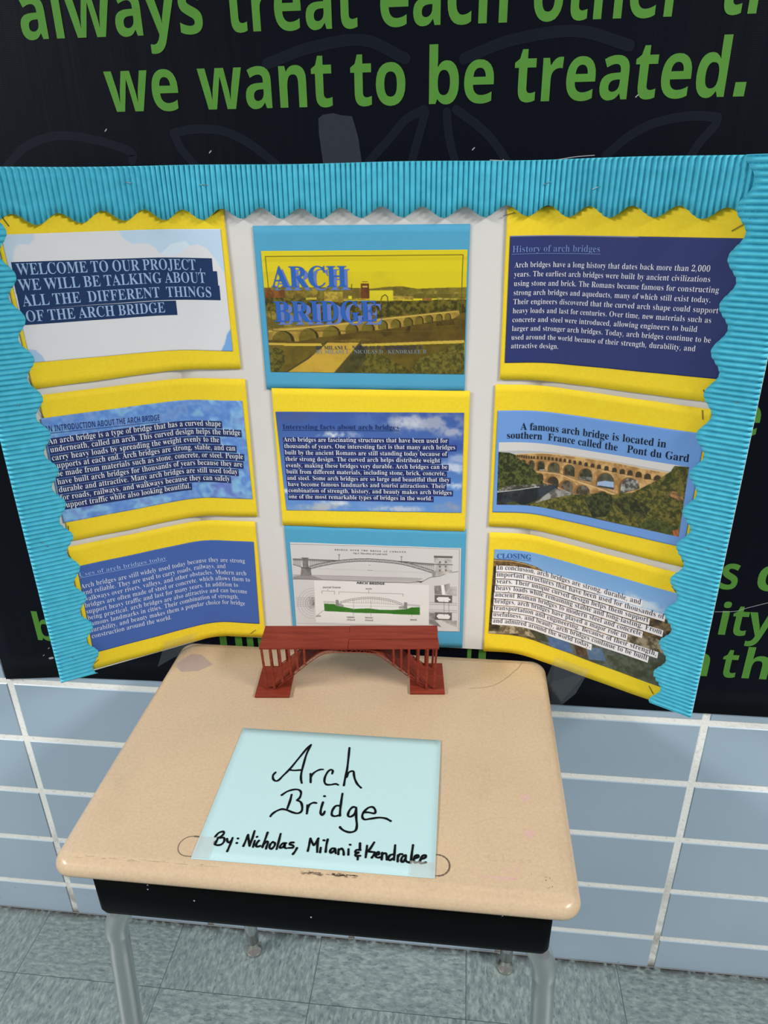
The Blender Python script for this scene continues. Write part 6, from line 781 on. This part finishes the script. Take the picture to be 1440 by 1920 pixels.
# ------------------------------------------------------------------ the school desk
DX0, DX1, DY0, DY1, DZ = -.3985, .2045, -.4555, -.0115, .758
def rrect(x0, x1, y0, y1, r, n=10):
    P = []
    for cx, cy, a0 in ((x1-r, y1-r, 0), (x0+r, y1-r, 90), (x0+r, y0+r, 180), (x1-r, y0+r, 270)):
        for k in range(n+1):
            a = math.radians(a0+90*k/n); P.append((cx+r*math.cos(a), cy+r*math.sin(a)))
    return P
def build_desk():
    cx = (DX0+DX1)/2; cy = (DY0+DY1)/2
    r = empty('school_desk', (cx, cy, 0))
    tag(r, 'school desk with worn tan top, black book box and chrome legs', 'desk')
    prof = [(.0195, -.0000), (.0185, -.0002), (.0165, -.0010), (.0125, -.0018), (.0080, -.0030), (.0048, -.0052), (.0022, -.0085), (.0006, -.012), (0, -.0155), (.0008, -.0185), (.003, -.0205), (.008, -.021)]
    V = []; F = []; n = None
    for ins, z in prof:
        P = rrect(DX0+ins, DX1-ins, DY0+ins, DY1-ins, max(.005, .024-ins)); n = len(P)
        V += [(x, y, DZ+z) for x, y in P]
    for i in range(len(prof)-1):
        for k in range(n): k2 = (k+1) % n; F.append((i*n+k, (i+1)*n+k, (i+1)*n+k2, i*n+k2))
    F.append(tuple(range(n))); F.append(tuple((len(prof)-1)*n+k for k in range(n))[::-1])
    mesh_obj('desktop', V, F, M_DESK, r, True)
    # wear and marks on the top
    MK = {"arc":[[83.1,-99.0],[94.8,-97.5],[109.4,-93.7],[121.2,-88.0],[136.4,-73.9],[158.7,-44.2],[163.9,-33.8],[168.2,-25.9]],"arc2":[[-79.9,-387.9]],"slotL":[[-236.5,-401.3],[-248.9,-403.2],[-255.3,-410.7],[-253.4,-420.9],[-246.2,-428.2],[-235.3,-430.1]],"slotR":[[45.2,-400.3],[53.8,-401.6],[60.0,-408.1],[60.8,-417.8],[56.9,-425.7],[46.3,-429.4]],"scuff":[[-103.8,-437.8],[-83.2,-437.8],[-59.1,-437.5],[-42.3,-437.3]],"heart1":[[152.5,-307.0]],"heart2":[[153.7,-361.0]],"pink":[[110.7,-426.0],[128.3,-423.6],[139.2,-423.8],[117.2,-428.4]],"tapeL":[[-389.9,-82.3],[-369.8,-51.9],[-353.0,-53.3],[-327.2,-76.7],[-343.9,-94.8],[-370.0,-99.9]]}; g = lambda k: [(a/1000, b/1000) for a, b in MK[k]]
    def mark(name, L, mat, z=DZ+.0003):
        V2, F2 = join2([(v, orient2(v, f)) for v, f in L]); mesh_obj(name, [(x, y, z) for x, y in V2], F2, mat, r)
    mark('pencil_line', [ribbon(smooth_path(g('arc'), 6), .0008, False)], M_PENCIL)
    cyl = sum(p[1] for p in g('slotL'))/6; xl = min(p[0] for p in g('slotL')); xr = max(p[0] for p in g('slotR'))
    ya, yb = -.4305, -.4030; rr = (yb-ya)/2; sl = []
    for a in np.linspace(90, 270, 20): sl.append((xl+rr+rr*math.cos(math.radians(a)), cyl+rr*math.sin(math.radians(a))))
    cyr = sum(p[1] for p in g('slotR'))/6
    for a in np.linspace(-90, 90, 20): sl.append((xr-rr+rr*math.cos(math.radians(a)), cyr+rr*math.sin(math.radians(a))))
    sl.append(sl[0])
    mark('pencil_groove', [ribbon(sl, [.0012+.0012*abs(math.sin(i*1.7)) if i > 20 else .0011 for i in range(len(sl))], False)], M_GRIME)
    rnd = random.Random(5); L = []
    a, b = g('scuff')[0], g('scuff')[-1]
    for i in range(60):
        t = rnd.random(); x = a[0]+(b[0]-a[0])*t; y = a[1]+(b[1]-a[1])*t+rnd.gauss(0, .0011); l = rnd.uniform(.001, .006)
        L.append(ribbon([(x-l/2, y), (x, y+rnd.gauss(0, .0003)), (x+l/2, y)], rnd.uniform(.0004, .0011)))
    mark('scuff_mark', L, M_GRIME); L = []
    for i in range(26):
        x = -.375+.17*rnd.random(); y = -.4412+rnd.gauss(0, .0012)+(x+.375)*.01; l = rnd.uniform(.002, .012)
        L.append(ribbon([(x-l/2, y), (x, y+rnd.gauss(0, .0004)), (x+l/2, y)], rnd.uniform(.0002, .0004)))
    mark('wear_line', L, M_PENCIL); L = []
    for i in range(12):
        x = .165+rnd.gauss(0, .006); y = -.425+rnd.gauss(0, .006); L.append(ribbon([(x, y), (x+rnd.gauss(0, .001), y+rnd.gauss(0, .001))], rnd.uniform(.0003, .0008)))
    mark('ink_speck', L, M_PENCIL)
    L = []
    for k in ('heart1', 'heart2'):
        x, y = g(k)[0]; s = .0068
        P = [(x, y-s), (x+s*.9, y+s*.1), (x+s*.9, y+s*.7), (x+s*.45, y+s), (x, y+s*.6), (x-s*.45, y+s), (x-s*.9, y+s*.7), (x-s*.9, y+s*.1)]
        mark('heart_mark', [(P, [tuple(range(len(P)))])], M_PINK)
    L.append(ribbon(smooth_path([(.098, -.424), (.118, -.4225), (.135, -.423), (.112, -.4265)]), .0022))
    L.append(ribbon(smooth_path([(.118, -.4125), (.124, -.410), (.126, -.4135), (.120, -.4165)]), .0012)); L.append(ribbon([(.135, -.408), (.1345, -.4155)], .0012)); L.append(ribbon([(.135, -.408), (.142, -.4075)], .0012)); L.append(ribbon([(.135, -.4115), (.141, -.411)], .0012))
    mark('pink_ink_mark', L, M_PINK)
    L = [ribbon(smooth_path([(.112, -.392), (.105, -.3955), (.107, -.4015), (.115, -.402)]), .0007, False), ribbon([(.121, -.391), (.122, -.4015)], .0007, False), ribbon(smooth_path([(.131, -.396), (.127, -.399), (.131, -.402), (.134, -.397), (.135, -.402)]), .0007, False),
         ribbon(smooth_path([(.144, -.3965), (.140, -.3985), (.144, -.400), (.140, -.402)]), .0007, False), ribbon(smooth_path([(.152, -.3965), (.149, -.3985), (.153, -.400), (.149, -.402)]), .0007, False)]
    L += [ribbon(smooth_path([(.09, -.352), (.11, -.342), (.128, -.34)]), .0004, False), ribbon(smooth_path([(-.27, -.165), (-.22, -.13), (-.20, -.11)]), .0003, False)]
    for i in range(9):
        x = rnd.uniform(-.37, .18); y = rnd.uniform(-.42, -.05); a = rnd.uniform(-.6, .6); l = rnd.uniform(.006, .02)
        L.append(ribbon([(x, y), (x+l*math.cos(a), y+l*math.sin(a))], .00022, False))
    for q in L: mark('faint_scratch', [q], M_SMEAR, DZ+.0004)
    # book box: sloped-wall tray under the top
    bx0, bx1, by0, by1, bt, bb = -.3545, .1755, -.4470, -.055, DZ-.0208, .6640
    e = .0008; V = []; F = []
    rings = [(0, bt), (.0005, bb+.010), (.0025, bb+.003), (.007, bb)]
    for ins, z in rings:
        P = rrect(bx0+ins, bx1-ins, by0+ins, by1-ins, .007, 5); n = len(P); V += [(x, y, z) for x, y in P]
    for i in range(len(rings)-1):
        for k in range(n): k2 = (k+1) % n; F.append((i*n+k, (i+1)*n+k, (i+1)*n+k2, i*n+k2))
    F.append(tuple(range(n))); F.append(tuple(3*n+k for k in range(n))[::-1])
    mesh_obj('book_box', V, F, M_BOX, r, True)
    L = []
    for x, z in ((-.285, .727), (-.286, .7195), (-.255, .733), (-.232, .7070), (-.095, .697), (.12, .7285)):
        L.append(box(x-.0008, x+.0008, by0-.0004, by0+.001, z-.0006, z+.0006))
    for v, f in L: mesh_obj('paint_chip', v, f, M_SCRATCH, r)
    # legs: bent chrome tubes with swivel glides
    for sx, fy in ((-1, 0), (1, 0), (-1, 1), (1, 1)):
        if fy == 0:
            xt, xf, yt, yf = (-.3565, -.388, -.418, -.432) if sx < 0 else (.1765, .200, -.418, -.432)
            pin = [(xt-sx*.075, yt+.05, bb-.013), (xt-sx*.045, yt+.030, bb-.0135), (xt-sx*.022, yt+.013, bb-.020), (xt-sx*.008, yt+.004, bb-.034), (xt, yt, bb-.056), (xt+sx*.0015, yt-.0008, bb-.075)]
        else:
            xt, xf, yt, yf = (-.330, -.336, -.085, -.045) if sx < 0 else (.1765, .1835, -.085, -.030)
            pin = [(xt-sx*.075, yt-.03, bb-.013), (xt-sx*.04, yt-.02, bb-.0135), (xt-sx*.018, yt-.008, bb-.020), (xt-sx*.006, yt-.002, bb-.034), (xt, yt, bb-.056)]
        path = smooth_path(pin, 6); k = len(path); last = path[-1]
        foot = np.array((xf, yf, .034)); path += [last+(foot-last)*t for t in np.linspace(.06, 1, 12)]
        rad = [.0148]*len(path)
        for i in range(k-1, k+2):
            if fy == 0: rad[min(i, len(rad)-1)] = .0138
        for i in range(k+2, len(rad)): rad[i] = .0142-.002*max(0, (i-len(rad)+6))/6
        v, f = tube(path, rad, 24); leg = mesh_obj('leg', v, f, M_CHROME, r, True)
        pr = [(.0075, .040), (.0075, .020), (.009, .018), (.010, .014), (.015, .010), (.0165, .006), (.0165, .002), (.014, 0.0)]
        v, f = lathe(pr, (xf, yf, 0.0005)); mesh_obj('glide', v, [q[::-1] for q in f], M_NICKEL, leg, True)
build_desk()

# ------------------------------------------------------------------ title card on the desk
def build_card():
    c = np.array((-.0953, -.3243)); a = .0039; w, h = .2794, .2159
    r = empty('title_card', (c[0], c[1], DZ))
    tag(r, 'pale blue card handwritten Arch Bridge in black marker, lying on the tan desktop', 'sign')
    V = []; nx, ny = 24, 18
    for j in range(ny):
        for i in range(nx):
            u = (i/(nx-1)-.5)*w; v = (j/(ny-1)-.5)*h
            lift = .0012*math.exp(-((w/2-u)/.02))*(.5+.5*math.cos(v*20))+.0008*max(0, v/h)
            V.append((c[0]+u*math.cos(a)-v*math.sin(a), c[1]+u*math.sin(a)+v*math.cos(a), DZ+.0008+lift))
    F = [tuple(f[::-1]) for f in grid_faces(nx, ny)]
    o = mesh_obj('card_sheet', V, F, M_CARD, r, True); md = o.modifiers.new('thick', 'SOLIDIFY'); md.thickness = .0003; md.offset = -1
    L = []
    HW = [[[-169.3,-294.8],[-171.3,-300.0],[-169.9,-305.7],[-166.1,-309.2],[-162.1,-307.5],[-157.8,-298.8],[-151.6,-286.4],[-143.4,-264.7],[-136.5,-246.9],[-133.0,-241.1]],[[-133.0,-241.1],[-135.4,-258.6],[-135.7,-276.3],[-135.3,-293.3],[-133.6,-303.2],[-131.2,-309.5]],[[-151.1,-288.9],[-145.8,-289.2],[-136.9,-287.6]],[[-123.2,-293.0],[-121.5,-300.4],[-120.0,-307.6]],[[-121.5,-300.4],[-120.5,-293.6],[-116.5,-287.9],[-112.0,-284.7],[-108.3,-284.0]],[[-95.0,-290.4],[-95.0,-285.3],[-97.9,-283.4],[-101.2,-287.6],[-103.2,-296.2],[-102.6,-304.4],[-99.3,-308.9],[-93.7,-308.9],[-87.7,-307.0],[-84.0,-308.3]],[[-79.5,-241.7],[-78.0,-260.4],[-76.7,-281.1],[-76.9,-296.2],[-76.6,-308.4]],[[-75.3,-294.4],[-74.0,-286.8],[-70.6,-283.6],[-67.6,-284.0],[-66.2,-290.2],[-63.4,-298.2],[-59.3,-305.2],[-54.2,-310.3]],[[-152.3,-331.4],[-146.6,-325.0],[-138.7,-321.1],[-132.5,-321.2],[-128.8,-325.3],[-128.7,-333.1],[-131.3,-337.7]],[[-131.3,-337.7],[-125.8,-340.5],[-122.5,-347.8],[-122.2,-354.5],[-126.3,-357.8],[-132.5,-356.9],[-140.8,-354.0],[-147.2,-353.4],[-153.5,-357.4],[-157.2,-362.2],[-158.2,-365.3]],[[-140.0,-329.5],[-139.7,-338.7],[-140.4,-351.7]],[[-116.8,-344.2],[-115.3,-351.6],[-114.8,-357.2]],[[-115.6,-350.1],[-114.3,-343.2],[-110.1,-339.8],[-106.4,-339.9]],[[-98.3,-337.9],[-98.8,-347.0],[-98.2,-354.4],[-95.6,-357.8],[-94.0,-354.8],[-93.6,-351.8]],[[-98.5,-328.1],[-97.5,-328.3]],[[-77.7,-341.3],[-81.7,-342.4],[-84.4,-349.4],[-84.0,-356.0],[-80.3,-357.9],[-75.8,-356.4],[-73.5,-355.9]],[[-76.3,-321.9],[-75.8,-334.3],[-75.1,-346.3],[-74.0,-356.5]],[[-55.9,-342.2],[-60.1,-341.9],[-63.5,-347.4],[-64.2,-354.9],[-60.9,-356.8],[-56.8,-352.7],[-55.5,-345.2]],[[-55.8,-343.0],[-53.7,-357.5],[-51.3,-368.8],[-52.1,-376.6],[-58.1,-379.5],[-65.3,-377.9],[-70.5,-374.2],[-71.0,-372.8]],[[-46.0,-348.7],[-40.1,-348.2],[-32.3,-348.9],[-32.1,-343.7],[-35.8,-339.6],[-41.0,-341.3],[-45.5,-348.0],[-46.7,-354.7],[-43.5,-359.2],[-36.6,-357.6],[-26.3,-354.9],[-18.1,-355.3],[-13.7,-357.4],[-11.6,-358.6]],[[-216.0,-401.0],[-213.7,-395.3],[-209.0,-392.9],[-207.2,-395.3],[-208.9,-399.5],[-212.5,-402.2]],[[-209.6,-401.9],[-205.3,-401.5],[-203.4,-406.0],[-205.3,-410.7],[-209.7,-412.3],[-213.4,-410.9],[-214.2,-407.6]],[[-211.7,-401.6],[-212.5,-406.8],[-212.5,-409.7]],[[-201.1,-402.3],[-199.4,-406.1],[-196.6,-407.3],[-195.1,-404.0]],[[-195.0,-400.5],[-195.0,-409.2],[-195.5,-417.1],[-195.7,-419.4]],[[-188.7,-400.7],[-188.2,-400.9]],[[-188.1,-407.1],[-187.6,-407.2]],[[-179.0,-410.5],[-178.3,-402.4],[-177.9,-394.6]],[[-177.9,-394.6],[-175.1,-401.5],[-171.8,-409.8]],[[-171.8,-409.8],[-171.5,-398.9],[-171.7,-388.4]],[[-167.7,-402.0],[-167.5,-407.1],[-167.4,-410.8]],[[-166.8,-396.8],[-166.4,-396.3]],[[-162.9,-401.5],[-164.1,-404.2],[-164.5,-407.9],[-163.0,-410.1],[-159.5,-408.6]],[[-155.6,-389.2],[-156.0,-399.7],[-156.4,-410.0]],[[-155.5,-405.4],[-153.5,-401.8],[-151.6,-403.3],[-151.8,-408.4],[-151.7,-411.8]],[[-146.2,-401.6],[-148.2,-405.3],[-148.0,-409.8],[-145.3,-411.2],[-142.9,-407.0],[-143.4,-403.1],[-146.2,-401.6]],[[-139.7,-389.4],[-139.4,-400.4],[-139.3,-411.2]],[[-130.1,-401.8],[-134.2,-402.8],[-136.1,-406.9],[-135.1,-409.1],[-132.2,-407.1],[-131.2,-403.1],[-130.7,-407.5],[-128.4,-409.0]],[[-121.7,-400.1],[-125.4,-400.8],[-125.4,-403.1],[-121.2,-404.4],[-121.1,-407.2],[-126.2,-408.2]],[[-116.1,-407.3],[-117.2,-411.8],[-118.9,-415.9]],[[-102.7,-410.0],[-102.8,-401.4],[-103.1,-392.7]],[[-103.1,-392.7],[-98.4,-400.3],[-96.6,-400.8],[-93.8,-391.8]],[[-93.8,-391.8],[-93.1,-401.2],[-91.6,-410.6]],[[-88.6,-404.1],[-88.2,-410.6]],[[-87.3,-393.7],[-86.3,-393.9]],[[-82.6,-392.1],[-82.7,-400.2],[-81.9,-409.4]],[[-72.2,-403.8],[-75.5,-404.1],[-77.1,-408.2],[-75.6,-410.1],[-72.7,-407.2],[-71.7,-404.4],[-70.0,-410.2]],[[-66.8,-411.2],[-67.6,-404.1]],[[-67.3,-406.0],[-64.4,-403.1],[-61.7,-406.1],[-60.5,-411.2]],[[-56.2,-403.0],[-55.2,-410.7]],[[-55.6,-396.8],[-55.0,-397.0]],[[-44.0,-393.8],[-43.1,-401.7]],[[-42.4,-403.0],[-46.9,-403.4],[-47.5,-406.7],[-43.7,-406.4],[-47.2,-409.3],[-46.3,-411.4],[-41.4,-410.7]],[[-44.1,-411.2],[-43.7,-416.1]],[[-35.4,-396.3],[-35.1,-403.6],[-35.0,-412.4]],[[-27.6,-390.9],[-31.5,-400.6],[-33.9,-404.1]],[[-33.9,-404.1],[-28.8,-404.3],[-25.4,-404.6],[-26.1,-407.9],[-27.9,-412.0]],[[-23.9,-407.7],[-20.2,-406.7],[-21.0,-403.8],[-23.6,-405.7],[-23.7,-409.6],[-21.3,-411.3],[-18.1,-410.4]],[[-16.7,-404.4],[-16.4,-413.4]],[[-16.7,-407.0],[-14.2,-404.8],[-11.9,-405.9],[-10.6,-412.9]],[[-3.6,-405.1],[-7.4,-406.8],[-9.1,-411.5],[-6.7,-413.2],[-2.7,-409.6]],[[-2.9,-392.5],[-2.7,-403.1],[-2.4,-412.7]],[[1.4,-405.9],[1.9,-414.2]],[[1.7,-408.5],[3.5,-404.4],[6.3,-404.2]],[[10.2,-405.1],[6.6,-408.0],[5.9,-413.2],[8.2,-414.3],[10.6,-409.6]],[[10.5,-405.7],[11.4,-412.7],[16.5,-414.7]],[[17.8,-390.6],[17.2,-402.5],[16.8,-414.7]],[[19.9,-409.3],[24.7,-406.3],[24.5,-403.7],[21.3,-405.3],[20.0,-410.6],[21.9,-413.8],[26.1,-412.5]],[[27.6,-409.2],[32.9,-406.2],[33.3,-403.3],[29.5,-404.5],[27.3,-410.5],[28.4,-414.2],[33.8,-412.5]]]
    for i, s in enumerate(HW):
        P = smooth_path([(x/1000, y/1000) for x, y in s], 7); n = len(P); wd = .0029 if i < 20 else .0027
        ws = [wd*(1.0+.10*math.sin(k*.5+i)) for k in range(n)]
        v, f = ribbon(P, ws); L.append((v, orient2(v, f)))
    for k, (v, f) in enumerate(L):
        pass
    V = []; F = []; n = 0
    for k, (v, f) in enumerate(L):
        for x, y in v:
            u = (x-c[0])*math.cos(a)+(y-c[1])*math.sin(a); vv = -(x-c[0])*math.sin(a)+(y-c[1])*math.cos(a)
            lift = .0012*math.exp(-((w/2-u)/.02))*(.5+.5*math.cos(vv*20))+.0008*max(0, vv/h)
            V.append((x, y, DZ+.00115+lift+k*.000003))
        F += [tuple(i+n for i in q) for q in f]; n += len(v)
    mesh_obj('handwriting', V, F, M_MARKER, r)
    for x0, x1, y0, y1 in ((-.2345, -.214, -.4318, -.402), (.016, .0440, -.4312, -.412)):
        v, f = box(x0, x1, y0, y1, DZ+.0016, DZ+.0018); mesh_obj('clear_tape', v, f, M_TAPE_CLEAR, r)
build_card()

# ------------------------------------------------------------------ the model bridge
def build_bridge():
    ang = math.radians(5.1); o0 = (-.0988, -.0933); ca, sa = math.cos(ang), math.sin(ang)
    r = empty('model_bridge', (o0[0], o0[1], DZ)); r.rotation_euler = (0, 0, ang)
    tag(r, 'small red brown wooden model arch bridge standing at the back of the desk', 'model bridge')
    def part(name, V, F, smooth=False):
        me = bpy.data.meshes.new(name); me.from_pydata([(x, y, z-DZ) for x, y, z in V], [], [tuple(f) for f in F]); me.update(); me.materials.append(M_WOOD)
        if smooth: me.polygons.foreach_set('use_smooth', np.ones(len(me.polygons), dtype=bool))
        o = bpy.data.objects.new(name, me); COL.objects.link(o); o.parent = r
        b = o.modifiers.new('soft', 'BEVEL'); b.width = .0004; b.segments = 1; b.limit_method = 'ANGLE'
        return o
    zt = .838; V0, V1 = -.0288, .0292
    # deck planks, two spans of three
    rows = [(V0, V0+.0216), (V0+.0224, V0+.0396), (V0+.0404, V1)]
    for j, (a, b) in enumerate(rows):
        for i, (u0, u1) in enumerate(((-.1325, -.0012), (-.0010, .1325))):
            d = .0006*((i+j) % 2)
            v, f = box(u0, u1+d, a, b, zt-.0036, zt-.0004*((i*2+j) % 3)); part('deck_plank', v, f)
    for s in (-1, 1):
        v, f = box(*sorted((s*.0905, s*.1425)), (-.0452 if s < 0 else -.0374), (.0275 if s < 0 else .0348), DZ+.0004, DZ+.0045); part('base_plate', v, f)
    ap = [(-.1165, .7632), (-.1004, .7770), (-.0874, .7884), (-.0679, .8062), (-.0487, .8222), (-.040, .8272), (-.0314, .8300), (-.0145, .8312), (.0145, .8312), (.0314, .8300), (.040, .8272), (.0487, .8222), (.0679, .8058), (.0874, .7884), (.1004, .7770), (.1165, .7632)]
    ap = smooth_path([(u, z) for u, z in ap], 4)
    def sheet_arch(v0, v1, t, z_off=0.0):
        V = []; F = []
        n = len(ap)
        for i, (u, z) in enumerate(ap):
            for dz in (0, -t):
                V.append((u, v0, z+dz+z_off)); V.append((u, v1, z+dz+z_off))
        for i in range(n-1):
            a = i*4; b = a+4
            F += [(a, b, b+1, a+1), (a+2, a+3, b+3, b+2), (a, a+2, b+2, b), (a+1, b+1, b+3, a+3)]
        F += [(0, 1, 3, 2), ((n-1)*4, (n-1)*4+2, (n-1)*4+3, (n-1)*4+1)]
        return V, F
    v, f = sheet_arch(-.0245, .0262, .0012); part('arch_sheet', v, f)
    # lattice ribs along the two edges of the arch
    for v0 in (-.0268, .0262):
        L = []
        top = [(u, v0, z+.0012) for u, z in ap]; n = len(ap)
        bot = []
        for i in range(n):
            t = np.array(ap[min(i+1, n-1)])-np.array(ap[max(i-1, 0)]); t /= np.linalg.norm(t); bot.append((ap[i][0]+t[1]*.0032, v0, ap[i][1]-t[0]*.0032))
        L.append(tube(top, .00075, 6)); L.append(tube(bot, .00065, 6))
        for i in range(0, n-1):
            L.append(tube([top[i], bot[i+1]] if i % 2 else [bot[i], top[i+1]], .00045, 5))
        V, F = merge(L); part('lattice_rib', V, F)
    az = np.array(ap)
    for v0 in (-.0290, .0250):
        for s in (-1, 1):
            for k, (ub, ut) in enumerate(((.1262, .1290), (.1150, .1165), (.1020, .1030), (.0880, .0890), (.0775, .0775), (.0665, .0660))):
                zb = float(np.interp(s*ub, az[:, 0], az[:, 1])) if ub < .113 else DZ+.0042
                wv = .0017; hw = .0016; V = []
                vv = v0+(0 if ub > .113 else .0012*(1 if v0 < 0 else -1))
                for (u, z) in ((s*ub, zb-.0006), (s*ut, zt-.0032)):
                    V += [(u-hw, vv-wv, z), (u+hw, vv-wv, z), (u+hw, vv+wv, z), (u-hw, vv+wv, z)]
                F = [(0, 1, 5, 4), (1, 2, 6, 5), (2, 3, 7, 6), (3, 0, 4, 7), (3, 2, 1, 0), (4, 5, 6, 7)]
                part('column', V, F)
build_bridge()

# ------------------------------------------------------------------ tape pieces at the desk's back corners
def sheet_piece(name, P3, mat, label):
    P = np.array(P3, float); n = len(P); c = P.mean(0)
    a = P[1]-P[0]; nn = np.cross(a, P[2]-P[0]); nn /= np.linalg.norm(nn)
    V = list(P)+list(P-nn*.0002); F = [tuple(range(n)), tuple(range(2*n-1, n-1, -1))]+[(i, i+n, (i+1) % n+n, (i+1) % n) for i in range(n)]
    o = mesh_obj(name, V, F, mat, base=c); tag(o, label, 'tape', 'pieces of tape holding the board'); return o
sheet_piece('tape_strip', [(.214, -.052, .790), (.262, -.077, .788), (.243, -.090, .752), (.206, -.098, .715), (.198, -.062, .742)], M_TAPE, 'clear tape flap under the yellow sheet at the right back desk corner')
sheet_piece('tape_strip', [(-.405, -.066, .790), (-.362, -.036, .790), (-.372, -.052, .7625), (-.395, -.068, .7605), (-.417, -.083, .752)], M_TAPE, 'clear tape flap under the yellow sheet at the left back desk corner')
def desk_tape(P2, label):
    V = [(x, y, DZ+.0008) for x, y in P2]+[(x, y, DZ+.0006) for x, y in P2]; n = len(P2)
    F = [tuple(range(n)), tuple(range(2*n-1, n-1, -1))]+[(i, i+n, (i+1) % n+n, (i+1) % n) for i in range(n)]
    o = mesh_obj('tape_strip', V, F, M_SMEAR, base=(P2[0][0], P2[0][1], DZ+.0006)); tag(o, label, 'tape', 'pieces of tape holding the board')
MKD = {"arc":[[83.1,-99.0],[94.8,-97.5],[109.4,-93.7],[121.2,-88.0],[136.4,-73.9],[158.7,-44.2],[163.9,-33.8],[168.2,-25.9]],"arc2":[[-79.9,-387.9]],"slotL":[[-236.5,-401.3],[-248.9,-403.2],[-255.3,-410.7],[-253.4,-420.9],[-246.2,-428.2],[-235.3,-430.1]],"slotR":[[45.2,-400.3],[53.8,-401.6],[60.0,-408.1],[60.8,-417.8],[56.9,-425.7],[46.3,-429.4]],"scuff":[[-103.8,-437.8],[-83.2,-437.8],[-59.1,-437.5],[-42.3,-437.3]],"heart1":[[152.5,-307.0]],"heart2":[[153.7,-361.0]],"pink":[[110.7,-426.0],[128.3,-423.6],[139.2,-423.8],[117.2,-428.4]],"tapeL":[[-389.9,-82.3],[-369.8,-51.9],[-353.0,-53.3],[-327.2,-76.7],[-343.9,-94.8],[-370.0,-99.9]]}
desk_tape([(a/1000, b/1000) for a, b in MKD['tapeL']], 'greyish worn tape patch flat on the left back of the desktop')
